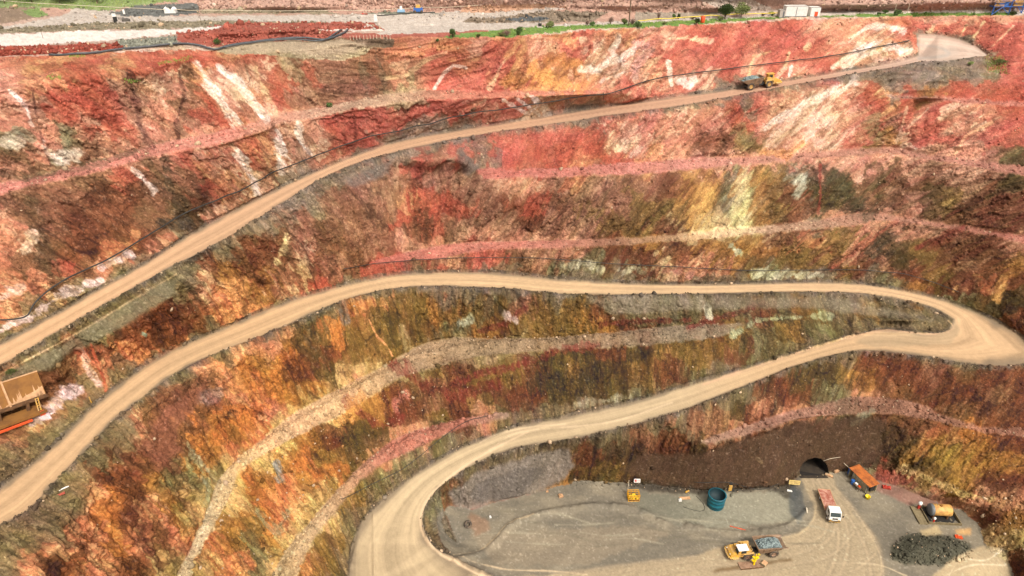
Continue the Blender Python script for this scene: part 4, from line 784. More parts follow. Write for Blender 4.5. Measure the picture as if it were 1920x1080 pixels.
# ---- teal water tank
q = MB(); q.lathe([(1.66,0),(1.7,.1),(1.7,.95),(1.76,1.0),(1.7,1.05),(1.7,2.0),(1.76,2.05),(1.7,2.1),(1.72,3.0),(1.84,3.05),(1.84,3.15),(1.62,3.15)], 40)
tk = thing('water_tank', at(1341,946,-.1), 0, 'open topped teal cylindrical tank against the dark wall left of the tunnel', 'tank'); q.build('shell', M_TEAL, tk, smooth=True)
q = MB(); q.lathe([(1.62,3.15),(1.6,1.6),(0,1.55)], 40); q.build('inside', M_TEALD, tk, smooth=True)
q = MB(); q.tube([(1.72,.5,.4),(2.3,.9,.3),(2.4,2.4,.15)], .07, 6); q.build('outlet_pipe', M_TEAL, tk)
# ---- yellow basket
bk = thing('steel_basket', (0,0,0), 0, 'yellow steel basket filled with yellow sacks at the foot of the wall', 'basket'); bk.matrix_world = frame((1176,934),(1198,934)); 
q = MB()
for z in (.05,.6,1.15,1.6):
    r = 0.06 if z != 1.6 else .09; q.tube([(-1.15,-.8,z),(1.15,-.8,z),(1.15,.8,z),(-1.15,.8,z),(-1.15,-.8,z)], r, 5)
for x in (-1.15,-.4,.4,1.15):
    for y in (-.8,.8): q.tube([(x,y,0),(x,y,1.6)], .05, 5)
q.build('basket_frame', pmat('basket_yellow', (224,164,20), .5, 0, (190,120,20), 2, .6), bk); q = MB(); q.box(-1.1,1.1,-.75,.75,.02,.1); q.build('basket_floor', M_RUSTD, bk)
q = MB()
for k in range(14): a = random.uniform(-.8,.8); b_ = random.uniform(-.5,.5); q.box(-.32,.32,-.22,.22,-.15,.15,.08,.08, Matrix.Translation((a,b_,.3+.45*random.random()+.2*(1-abs(a))))@Matrix.Rotation(random.uniform(0,6),4,(.2,.3,1)))
o = q.build('sacks', pmat('sack_yellow', (230,206,50), .7, 0, (214,170,40), 2, .8), bevel=.05); o.matrix_world = bk.matrix_world.copy(); tag(o, 'pale yellow sacks piled inside the steel basket', 'sacks')
q = MB(); q.tube([at(1175,927), at(1175,927,4.2)], .05, 6); o = q.build('sign_post', M_STAKE); tag(o, 'thin pale pole standing behind the yellow basket', 'pole')
# ---- signs
def sign(name, u, v, w, h, dz, mat, marks, markmat, label, tilt=0, post=True):
    p = at(u, v); n = Vector((0,-1,.35)).normalized(); t = thing(name, p, 0, label, 'sign')
    R0 = Matrix.Rotation(tilt, 4, 'Y')@Matrix.Rotation(-.35, 4, 'X')
    q = MB(); q.box(-w/2,w/2,-.03,.03,-h/2,h/2, M=Matrix.Translation((0,-.6,dz))@R0); q.build('board', mat, t)
    q = MB()
    for (x0,x1,z0,z1) in marks: q.box(x0*w/2,x1*w/2,-.042,-.034,z0*h/2,z1*h/2, M=Matrix.Translation((0,-.6,dz))@R0)
    q.build('lettering', markmat, t)
    if post: 
        for x in (-.7,.7): q = MB(); q.tube([(x*w/2, -.55, -.4),(x*w/2,-.55,dz)], .05, 5); q.build('post', M_WOOD, t)
    return t
rm = random.Random(4)
def words(rows, seed):
    rr = random.Random(seed); out = []
    for r_ in range(rows):
        zc = .62-1.24*(r_+.5)/rows-.0; zc = .7-1.4*(r_+.5)/rows; x = -.82
        while x < .75: w_ = rr.uniform(.05,.13); out.append((x, x+w_, zc-.32/rows, zc+.32/rows)); x += w_+rr.choice([.04,.04,.12])
    return out
sign('notice_board', 1192,907,1.3,.8,1.6, M_WHT, [(-.85,-.15,-.7,.75),(.1,.3,-.5,.6),(.45,.8,.1,.6),(.5,.75,-.6,-.1)], pmat('faded_red',(190,90,84),.7), 'small white sign with faded red marks above the yellow basket')
sign('notice_board', 1484,910,2.4,.95,1.6, pmat('faded_yellow_board',(206,180,108),.7,0,(170,140,80),2,.7), words(2, 3), M_WOOD, 'wide faded yellow board tilted on the wall left of the tunnel', .12)
t = thing('barrier_stand', at(1367,921), 0, 'yellow stand with a black leaning panel right of the teal tank', 'stand'); q = MB(); q.box(-.35,.35,-.1,.1,.1,1.6); q.build('yellow_panel', M_YEL, t); q = MB(); q.box(-.3,.3,-.05,.05,0,2.2, M=Matrix.Translation((.75,-.1,0))@Matrix.Rotation(-.35,4,'Y')@Matrix.Rotation(-.3,4,'X')); q.build('black_panel', M_DRK, t)
# ---- bunded fuel tank
BM = frame((1737,972),(1796,972)); BM.translation = (at(1740,976)+at(1792,976))/2
BM = BM@Matrix.Rotation(R(-4),4,'Z')
t = thing('fuel_tank', (0,0,0), 0, 'round tan fuel tank with a grey end lying inside the low walled bund', 'tank'); t.matrix_world = BM@Matrix.Translation((-.4,1.3,.35))
RY = Matrix.Rotation(math.pi/2,4,'Y')
q = MB(); q.lathe([(0,-.1),(.9,-.06),(1.15,.1),(1.15,3.9),(.9,4.05),(0,4.1)], 28, Matrix.Translation((-1.9,0,1.25))@RY); q.build('shell', M_TAN, t, smooth=True)
q = MB(); q.lathe([(0,-.16),(.95,-.12),(1.18,.05),(1.18,.5)], 28, Matrix.Translation((-1.9,0,1.25))@RY); q.build('end_cap', M_GREY, t, smooth=True)
q = MB(); q.lathe([(.25,1.1),(.25,1.4),(0,1.42)], 12, Matrix.Translation((0,0,1.25))); q.build('hatch', M_RUST, t); q = MB(); q.tube([(-.8,0,2.3),(-.8,0,2.8),(-.8,.9,2.8)], .05, 5); q.build('vent_pipe', M_GREY, t)
for x in (-1.3,1.5): q = MB(); q.box(x-.15,x+.15,-.95,.95,-.3,.5); q.build('saddle', M_RUSTD, t)
t = thing('bund', (0,0,0), 0, 'low concrete walled bund round the tan tank with a ramped slab beside it', 'bund'); t.matrix_world = BM
for a_ in ((-3.2,3.2,-1.1,-.92,-.2,.6),(-3.2,3.2,2.9,3.08,-.2,.6),(-3.2,-3.02,-.92,2.9,-.2,.6),(3.02,3.2,-.92,2.9,-.2,.6)): q = MB(); q.box(*a_); q.build('bund_wall', M_CONC, t, .02)
q = MB(); q.box(-3.01,3.01,-.91,2.89,-.1,.02); q.build('bund_floor', M_DRK, t); q = MB(); q.box(-5.0,-3.22,-1.3,3.2,-.3,.28,.06,.06); q.build('slab', M_CONC, t)
q = MB(); q.tube([(1.6,-.85,.0),(1.6,-.85,.9)], .04, 5); q.build('drain_pipe', M_GREY, t)
def pump(M, label):
    t = thing('fuel_pump', (0,0,0), 0, label, 'pump', 'fuel pumps beside the tank'); t.matrix_world = M
    q = MB(); q.box(-.14,.14,-.14,.14,0,.8); q.build('pedestal', M_RED, t); q = MB(); q.lathe([(0,.8),(.2,.8),(.28,1.0),(.26,1.3),(0,1.4)], 12); q.build('pump_head', M_WHT, t, smooth=True); q = MB(); q.tube([(.2,0,1.0),(.5,-.1,.7),(.5,-.2,.2),(.9,-.4,.05)], .04, 5); q.build('hose', M_DRK, t)
pump(BM@Matrix.Translation((-2.3,-.95,.6))@Matrix.Scale(.9,4), 'small pump with a red foot at the near corner of the bund'); pump(BM@Matrix.Translation((-3.6,2.6,.3))@Matrix.Scale(1.35,4), 'taller white headed pump at the far corner of the bund slab')
# ---- standpipe, plate and kerb block on the pit floor
t = thing('standpipe', at(1413,1058), .2, 'bright yellow branching standpipe in front of the ore truck', 'standpipe'); Y3 = pmat('bright_pipe_yellow', (244,204,10), .5)
q = MB(); q.lathe([(.45,0),(.45,.12),(.2,.14),(.17,1.2),(.28,1.22),(.28,1.34),(.16,1.36),(.15,2.1),(.26,2.12),(.26,2.22),(.12,2.24),(.1,3.0),(0,3.02)], 14); q.build('riser', Y3, t)
for s, z in ((-1,1.0),(1,1.5),(1,2.35),(-1,1.95)):
    q = MB(); q.tube([(0,0,z),(s*.35,0,z+.1),(s*.5,-.05,z+.5)], .13, 7); q.build('branch', Y3, t); q = MB(); q.lathe([(.22,-.03),(.22,.03),(0,.03)], 10, Matrix.Translation((s*.5,-.05,z+.55))); q.build('valve_wheel', Y3, t)
t = thing('steel_plate', (0,0,0), 0, 'long brown steel plate laid over the ditch under the yellow standpipe', 'plate'); t.matrix_world = frame((1386,1062),(1428,1057), .05); q = MB(); q.box(-2.2,2.2,-.75,.75,0,.12); q.build('plate_deck', pmat('brown_plate', (156,124,100), .8, 0, (120,92,70), 1.5, .8), t); q = MB(); q.box(-2.2,2.2,-.82,-.76,-.1,.2); q.build('plate_edge', M_RUSTD, t)
t = thing('kerb_block', (0,0,0), 0, 'short concrete block lying at the right end of the steel plate', 'block'); t.matrix_world = frame((1425,1058),(1440,1055), .1)@Matrix.Rotation(.5,4,'Z'); q = MB(); q.box(-.6,.6,-.45,.45,0,.35,.05,.05); q.build('block_body', M_MUD, t, .04); q = MB(); q.box(-.72,-.6,-.5,.5,0,.5); q.build('upstand', M_CONC, t)
# ---- old tyre, boulders, scrap
q = MB(); q.lathe([(.38,-.25),(.62,-.3),(.76,-.22),(.8,0),(.76,.22),(.62,.3),(.38,.25),(.45,0),(.38,-.25)], 26, Matrix.Translation((0,0,.5))@Matrix.Rotation(R(55),4,'X')@Matrix.Rotation(R(20),4,'Y')); o = q.build('tyre', M_RUB, smooth=True); o.location = at(877,987,.1); tag(o, 'large worn black tyre leaning in the dark pocket inside the bend', 'tyre')
def scrap(u, v, sx, sy, sz, rz, mat, name, label, cat, tx=0):
    q = MB(); k = 5; rr = random.Random(u*7+v); vs = []; fs = []
    for i in range(k+1):
        for j in (0, 1):
            vs += [(-sx/2+sx*i/k, (j-.5)*sy*(.8+.4*rr.random()), sz*(rr.random()*.7+.3)), (-sx/2+sx*i/k, (j-.5)*sy*.9, 0)]
    for i in range(k): a = i*4; fs += [(a,a+4,a+6,a+2),(a+1,a+3,a+7,a+5),(a,a+1,a+5,a+4),(a+2,a+6,a+7,a+3)]
    fs += [(0,2,3,1),(k*4,k*4+1,k*4+3,k*4+2)]
    q.add(vs, fs); o = q.build(name, mat); o.location = at(u, v, .03); o.rotation_euler = (0,0,rz); return tag(o, label, cat)
scrap(1385,991,3.6,.16,.1,-.35,M_ORG,'plank','thin orange plank lying on the floor above the ore truck','plank')
scrap(1662,915,1.6,.9,.5,-.3,M_RED,'plastic_sheet','bright red plastic sheet on red rubble right of the shed','sheet'); scrap(1797,1007,1.3,.8,.4,-.2,M_ORG,'plastic_sheet','orange plastic sheet by the dark gravel below the tank','sheet')
scrap(1284,934,2.2,.7,.15,.05,M_MUD,'board','pale board lying on the floor between basket and teal tank','board'); scrap(1275,938,.6,.5,.5,0,M_WHT,'bucket','small white and green bucket beside the pale board','bucket'); scrap(1288,922,1.0,.3,.25,.5,M_YEL,'bracket','yellow bracket lying at the foot of the dark wall','bracket')
scrap(1480,921,1.0,.4,.25,-.2,M_WHT,'box','small white box under the faded yellow board','box'); scrap(1553,892,1.6,.5,.4,-.6,M_MUD,'rock_slab','pale slab at the right side of the tunnel mouth','slab'); scrap(1567,884,1.0,.6,.6,.3,M_MUD,'bag','pale bag at the wall between tunnel and shed','bag')
scrap(1433,902,.9,.5,.4,.4,M_RUSTD,'scrap_metal','dark scrap piled at the wall foot above the wet floor','scrap'); scrap(1512,960,1.3,.25,.2,1.3,M_STAKE,'kerb_stone','pale yellow kerb stone on the left edge of the tunnel road','kerb'); scrap(116,914,1.6,.2,.12,.7,M_WHT,'pipe_offcut','white pipe offcut on the gravel verge at lower left','pipe'); scrap(113,925,1.0,.4,.15,.6,pmat('faded_rag',(176,84,66),.9),'rag','faded red rag on the gravel verge at lower left','rag')
scrap(1051,931,.9,.7,.8,.3,M_MUD,'boulder','pale boulder at the toe left of the yellow basket','boulder'); scrap(1026,922,.5,.4,.4,.1,M_MUD,'boulder','small pale boulder farthest left on the ledge above the berm','boulder')
scrap(919,970,.4,.4,.5,.3,M_WHT,'boulder','small white stone in the pocket inside the bend','boulder')
q = MB(); q.tube([at(170,753,0), at(170,752,1.2)], .1, 6); tag(q.build('road_marker', M_YEL), 'small yellow marker post on the verge below the rusty tray', 'marker')
# ---- rusty tray body at the left edge
HM = frame((-60,800),(78,752)); HM.translation = at(60,772,.0)
t = thing('tray_body', (0,0,0), 0, 'huge rusty steel tray body with mud runs standing cut off by the left edge', 'tray'); t.matrix_world = HM
PM = Matrix.Translation((2.6,.6,1.8))@Matrix.Rotation(R(-28),4,'X')
q = MB(); q.box(-14,0,-.1,.1,0,3.9, M=PM); pn = q.build('side_panel', M_RUST, t)
q = MB(); q.box(-14,.02,-.16,.22,3.9,4.1, M=PM); q.build('top_rail', M_MUD, pn); q = MB(); q.box(-14,.02,-.2,-.1,-.12,.1, M=PM); q.build('bottom_rail', M_RUSTD, pn)
rr = random.Random(12); q = MB()
for k in range(46):
    x = -rr.uniform(.15, 13.5); w = rr.uniform(.05,.26); h = rr.uniform(.4,2.1)*(.6+.5*math.sin(x*1.3)**2); q.add([(x-w,-.115,.12),(x+w,-.115,.12),(x+w*.5,-.115,h*.6),(x+w*.1,-.115,h)], [(0,1,2,3)], PM)
q.add([(-6.0,-.112,.12),(-.1,-.112,.12),(-.1,-.112,1.5),(-1.2,-.112,1.1),(-2.4,-.112,.9),(-3.6,-.112,.5),(-5,-.112,.3)], [tuple(range(7))], PM)
q.build('mud_runs', M_MUD, pn)
q = MB()
for x in (-5.2,-9.5): q.box(x-.12,x+.12,-.38,-.12,-.6,4.2, M=PM)
q.build('stiffener', M_MUD, pn)
q = MB(); q.box(-11.5,2.6,-.3,3.6,1.7,1.9); q.build('tray_floor', M_RUSTD, t)
q = MB(); q.box(-10,1.2,-2.2,.4,.35,.6); q.box(-10,1.2,-2.4,-2.2,.3,.75); q.build('deck', M_RUST, t)
for x in (-8,-4.6,-.6): 
    q = MB(); q.box(x-.2,x+.2,-.6,-.2,0,2.2); q.build('leg', M_RUSTD, t); q = MB(); q.box(x-.15,x+.15,2.6,3.0,0,1.8); q.build('leg', M_RUSTD, t)
q = MB(); [q.tube([(x,-1.6,.6),(x+.2,-.6,2.4)], .08, 6) for x in (.3,.7)]; [q.tube([(.3+.04*k,-1.6+.18*k,.7+.33*k),(.7+.04*k,-1.6+.18*k,.7+.33*k)], .05, 5) for k in range(6)]; q.build('ladder', M_YEL, t)
q = MB(); q.box(-9,-1.2,-3.0,-2.7,.0,.4,.05,.05); q.box(.2,1.0,-2.3,-1.8,0,.7,.1,.1); o = q.build('barrier', M_ORG, bevel=.05); o.matrix_world = HM; tag(o, 'bright orange plastic barrier laid in front of the rusty tray', 'barrier')
# ---- lines, pipes and rails
def line(pts, r, mat, name, label, cat, lift=.0, step=10, sag=0, out=0, grp=None):
    P = sp(pts, step); W_ = [at(u, v, lift) for u, v in P]
    W_ = [W_[0]]+[(W_[i-1]+2*W_[i]+W_[i+1])/4 for i in range(1, len(W_)-1)]+[W_[-1]]
    if out: W_ = [w+(Vector((0,0,CZ))-w).normalized()*out for w in W_]
    q = MB(); q.tube(W_, r, 6); o = q.build(name, mat, smooth=True); return tag(o, label, cat, grp)
line([(0,600),(53,590),(60,573),(100,537),(217,477),(293,430),(350,397),(443,357),(520,320),(640,273),(683,257),(773,240),(857,218),(957,202),(1007,195),(1107,182),(1147,173),(1223,148),(1280,140),(1380,127),(1493,112),(1580,100),(1700,77)], .13, M_DRK, 'cable', 'long black cable slung along the red wall above the upper road', 'cable', out=.9)
line([(640,503),(740,490),(840,483),(1007,483),(1140,493),(1280,500),(1413,507),(1613,505),(1697,513),(1747,527),(1797,547)], .08, M_DRK, 'cable', 'thin dark cable slung along the wall above the middle road', 'cable', out=.6)
line([(640,937),(700,905),(757,877),(853,803),(917,780)], .06, M_DRK, 'cable', 'thin dark cable crossing the slope above the lowest road bend', 'cable', out=.4)
line([(1300,903),(1380,905),(1420,918),(1460,906)], .06, M_DRK, 'hose', 'thin black hose looping along the dark wall by the teal tank', 'hose', out=.3)
line([(1280,950),(1300,956),(1322,958),(1322,950),(1305,930)], .04, M_DRK, 'hose', 'thin dark hose lying on the floor left of the teal tank', 'hose', lift=.06)
line([(1582,868),(1590,875),(1598,882)], .05, M_STAKE, 'conduit', 'pale conduit running down the wall to the shed roof', 'conduit', out=.4); line([(1543,864),(1556,858),(1574,856)], .05, M_STAKE, 'conduit', 'pale conduit on the wall just above the tunnel mouth', 'conduit', out=.4)
line([(1131,174),(1131,184),(1132,190)], .07, M_DRK, 'cable_box', 'dark hanging box on the cable at the end of the catch bench', 'cable box', out=.7)
line([(93,104),(150,106),(215,95),(300,87),(355,83),(378,86),(402,92),(430,86),(500,76),(560,71),(620,73),(640,66),(652,57)], .22, M_PIPE, 'pipe', 'long black poly pipe winding along the rim at upper left', 'pipe', lift=.25, out=.4)
line([(420,89),(500,78),(560,74),(612,74),(628,64),(640,57)], .18, M_PIPE, 'pipe', 'shorter black poly pipe branching beside the long one below the stakes', 'pipe', lift=.25, out=.7)
line([(0,8),(90,14),(280,24),(380,26),(640,27),(700,26)], .07, M_STAKE, 'rail', 'thin pale rail along the far side of the upper left yard', 'rail', lift=1.0)
line([(700,26),(800,21),(880,18),(960,10),(1080,2)], .06, M_STAKE, 'rail', 'thin pale rail climbing past the spoil heaps at top centre', 'rail', lift=1.0)
def rail(pts, label):
    P = [at(u, v, 1.0) for u, v in sp(pts, 14)]; t = thing('pipe_rail', P[0], 0, label, 'rail'); o0 = P[0]
    q = MB(); q.tube([p-o0 for p in P], .11, 6); q.build('top_pipe', pmat('rail_yellow', (236,206,60), .5), t)
    for p in P[::3]: q = MB(); q.tube([p-o0-Vector((0,0,1.1)), p-o0], .06, 5); q.build('post', M_STAKE, t)
rail([(1195,46),(1240,42),(1300,38),(1348,35)], 'yellow pipe rail left of the round tree on the rim'); rail([(1352,34),(1400,32.5),(1458,31.5)], 'yellow pipe rail between the round tree and the white container')
# ---- power pole
t = thing('power_pole', at(1179,47), 0, 'tall bare wooden power pole standing on the green rim', 'pole'); q = MB(); q.tube([(0,0,-.3),(0,0,11)], [.17,.12], 8); q.build('shaft', M_WOOD, t); q = MB(); q.box(-1.1,1.1,-.07,.07,10.2,10.4); q.build('crossarm', M_WOOD, t)
# ---- containers
def container(u, v, w, h, d, rz, label, mat=M_WHT, door=None):
    t = thing('shipping_container', at(u, v), rz, label, 'container', 'containers on the pit rim'); q = MB(); q.box(-w/2,w/2,0,d,.12,h); b = q.build('container_body', mat, t, .03)
    q = MB(); n = int(w/.28)
    for k in range(n): x = -w/2+.15+k*(w-.3)/max(1,n-1); q.box(x-.05,x+.05,-.045,-.002,.25,h-.15)
    q.build('corrugation', mat, b); q = MB(); q.box(-w/2-.02,w/2+.02,-.06,.02,h,h+.1); q.box(-w/2-.02,w/2+.02,-.06,.02,.0,.14); q.build('rail_frame', M_GREY, b)
    if door: q = MB(); q.box(door[0],door[1],-.09,-.05,.2,door[2]); q.build('door', door[3], b)
    return t
container(1491,34,6.0,2.7,2.4,.03,'long white shipping container on the rim, largest of the row', door=(-.15,.0,2.4,M_GREY)); container(1527,32,2.7,2.5,2.4,.03,'short white container with an orange panel right of the long one', door=(-.2,.7,1.4,M_ORG)); container(1465,34,1.5,2.0,2.0,.0,'small pale grey cabin at the left end of the long container', pmat('pale_cabin',(196,186,176),.6), door=(.1,.5,1.7,M_GREY))
q = MB(); q.lathe([(.55,0),(.6,.1),(.6,1.5),(.5,1.6),(0,1.65)], 14); o = q.build('bin', M_ORG, smooth=True); o.location = at(1317,41); tag(o, 'round orange bin behind the yellow rail on the rim', 'bin')
# ---- blue steel structure at the top right corner
t = thing('steel_tower', at(1886,26), .05, 'blue steel tower with yellow handrails cut off by the top right corner', 'tower'); W2, H2 = 4.6, 9
for x, y in ((-W2,0),(W2,0),(-W2,5),(W2,5),(.6,0),(.6,5)): q = MB(); q.tube([(x*.95,y,0),(x*.85 if abs(x)>1 else x,y,H2)], .2, 4); q.build('column', M_BLUE, t)
for z in (2.0,4.0,6.2,8.6): q = MB(); q.box(-W2,W2,-.12,.12,z,z+.3); q.box(-W2,W2,4.9,5.1,z,z+.3); q.box(-W2,-W2+.2,.13,4.89,z,z+.28); q.box(W2-.2,W2,.13,4.89,z,z+.28); q.build('beam', M_BLUE, t)
for a_, b_ in (((-W2,-.2,0),(.6,-.2,4)),((.6,-.2,0),(-W2,-.2,4)),((.6,-.2,4),(W2,-.2,0))): q = MB(); q.tube([a_, b_], .1, 5); q.build('brace', M_BLUE, t)
for x0, x1, z in ((-W2,-1.8,2.3),(-W2,.2,3.6),(1,W2-1,2.3),(1,W2-.5,3.5)): q = MB(); q.tube([(x0,-.3,z+1),(x1,-.3,z+1)], .07, 5); q.tube([(x0,-.3,z+.5),(x1,-.3,z+.5)], .05, 5); q.box(x0,x1,-.32,-.26,z,z+.2); q.build('handrail', M_YEL, t)
q = MB(); q.box(-2.6,.2,.5,4.4,2.2,6.2,.4,.4); q.build('hopper', M_BLUE, t); q = MB(); q.box(1.2,3.8,.8,4.0,4.4,7); q.build('housing', M_TEAL, t)
# ---- posts, markers, plant on the top yard
def post(u, v, h, r, mat, label, group, name='fence_post'):
    q = MB(); q.tube([(0,0,-.2),(0,0,h)], [r, r*.8], 6); o = q.build(name, mat); o.location = at(u, v); return tag(o, label, 'post', group)
for u in (1676,1700,1716,1744,1780,1811,1828,1844): post(u, 23, 2.3, .06, M_STAKE, 'thin pale post in the row left of the blue tower', 'pale posts left of the blue tower')
for k in range(13): post(656+k*6.3, 73-k*.12, 1.0, .055, M_STAKE, 'short pale stake in the row on the pit rim right of the black pipes', 'pale stakes on the rim')
for u, v, h in ((80,66,2.4),(224,52,1.8),(377,40,2.4)): pass
post(80,72,2.2,.05,M_WOOD,'thin dark post beside the white road at far left',None); post(378,46,2.2,.05,M_WOOD,'thin dark post on the far edge of the upper left yard',None)
def small_sign(u, v, w, h, dz, label, mat=M_WHT):
    t = thing('marker_sign', at(u, v), 0, label, 'sign'); q = MB(); q.box(-w/2,w/2,-.03,.03,dz,dz+h); q.build('board', mat, t); q = MB(); q.tube([(0,.05,-.2),(0,.05,dz+h)], .05, 5); q.build('post', M_WOOD, t)
small_sign(216,38,1.0,.9,.9,'small white sign behind the black drum in the yard'); small_sign(705,43,.8,1.7,.5,'tall narrow white sign standing on the pale yard'); small_sign(234,30,.5,1.1,.5,'small white marker at the far side of the grey road')
drum(Matrix.Translation(at(217,42))@Matrix.Scale(1.5,4), M_DRK, 'black drum lying below the small white sign'); scrap(237,40,1.6,1.2,1.0,.2,pmat('dark_stone',(98,92,86),.9),'boulder','dark boulder right of the black drum','boulder')
scrap(321,23,2.8,1.6,1.6,.1,M_WHT,'tarpaulin','white tarpaulin heap in front of the dark spoil','tarpaulin')
t = thing('machine', at(784,23), .1, 'small blue and yellow machine at the far side of the yard', 'machine'); q = MB(); q.box(-1.3,1.3,-.7,.7,.3,1.2,.15,.1); q.build('body', M_BLUE, t, .04); q = MB(); q.box(-.7,.7,-.6,.6,1.2,1.9,.15,.1); q.build('canopy', M_YEL, t, .04); [MB().lathe([(0,-.15),(.35,-.15),(.35,.15),(0,.15)], 12, Matrix.Translation((x,-.75,.35))@RX).build('wheel', M_RUB, t) for x in (-.9,.9)]
t = thing('compressor', at(752,24), .1, 'pale blue compressor left of the blue and yellow machine', 'machine'); q = MB(); q.box(-1.2,1.0,-.5,.5,.2,.9,.2,.1); q.build('body', pmat('pale_blue',(140,176,206),.6), t, .05); q = MB(); q.box(-.5,.3,-.4,.4,.9,1.7,.15,.1); q.build('hood', M_WHT, t, .05)
line([(700,30),(745,27),(780,25),(815,23)], .12, M_DRK, 'pipe', 'dark pipe on the ground under the small machines', 'pipe', lift=.15)
scrap(683,27,1.6,.3,.3,0,M_RED,'barrier','small red barrier on the ground left of the machines','barrier'); scrap(1012,49,.8,.5,1.0,.3,M_DRK,'scrap_metal','dark upright scrap at the near edge of the yard','scrap')
# ---- shrubs and trees
def shrub(u, v, w, h, mat, name, label, cat='shrub', trunk=.25, n=None, group=None, seed=None, bare=False):
    rr = random.Random(seed or int(u*13+v)); t = thing(name, at(u, v, -.05), rr.uniform(0,6), label, cat, group)
    q = MB(); z0 = h*trunk
    lobes = [(rr.uniform(-.32,.32)*w, rr.uniform(-.3,.3)*w, z0+(h-z0)*rr.uniform(.3,.75), rr.uniform(.24,.38)*w) for _ in range(7)]
    q.tube([(0,0,0),(rr.uniform(-.1,.1),0,z0+.2*h),(rr.uniform(-.2,.2),0,h*.7)], [.06+.02*h,.05+.01*h,.02], 6)
    for lx, ly, lz, lr in lobes: q.tube([(0,0,z0*.8),(lx*.5,ly*.5,(z0+lz)*.5),(lx,ly,lz)], [.04+.01*h,.03,.015], 4)
    if bare:
        for _ in range(60): a = rr.uniform(0,6.3); l = rr.uniform(.4,1); x, y, z = rr.uniform(-.2,.2)*w, rr.uniform(-.2,.2)*w, rr.uniform(.2,.6)*h; q.tube([(x,y,z),(x+math.cos(a)*w*.35*l,y+math.sin(a)*w*.35*l,z+h*.4*l)], [.03,.015], 4, False)
    q.build('trunk', M_DEAD if bare else M_BARK, t)
    q = MB(); n = n or int(500+90*w*h); 
    if bare: n = n//5
    vs = []; fs = []
    for _ in range(n):
        lx, ly, lz, lr = rr.choice(lobes); d = Vector((rr.gauss(0,1), rr.gauss(0,1), rr.gauss(0,1))).normalized()*lr*rr.uniform(.55,1.08)
        c = Vector((lx, ly, lz))+Vector((d.x, d.y, d.z*.85*(h-z0)/w*1.2)); c.z = max(.08, c.z)
        s = rr.uniform(.06,.15)*(1 if h < 2.5 else 1.5); a = Vector((rr.gauss(0,1), rr.gauss(0,1), rr.gauss(0,1))).normalized(); b = a.orthogonal().normalized(); k = len(vs)
        vs += [tuple(c+a*s), tuple(c+b*s*.7), tuple(c-a*s), tuple(c-b*s*.7)]; fs.append((k,k+1,k+2,k+3))
    q.add(vs, fs).build('crown', M_DEAD if (bare and rr.random() < .5) else mat, t); return t
G = 'shrubs on the pit rim'
shrub(1359,36,4.2,4.2,M_LEAF,'tree','dense dark green round tree on the rim beside the yellow rail','tree',.15,2600); shrub(1389,33,4.6,3.9,M_LEAF2,'tree','looser olive tree right of the dense round one','tree',.25,1300)
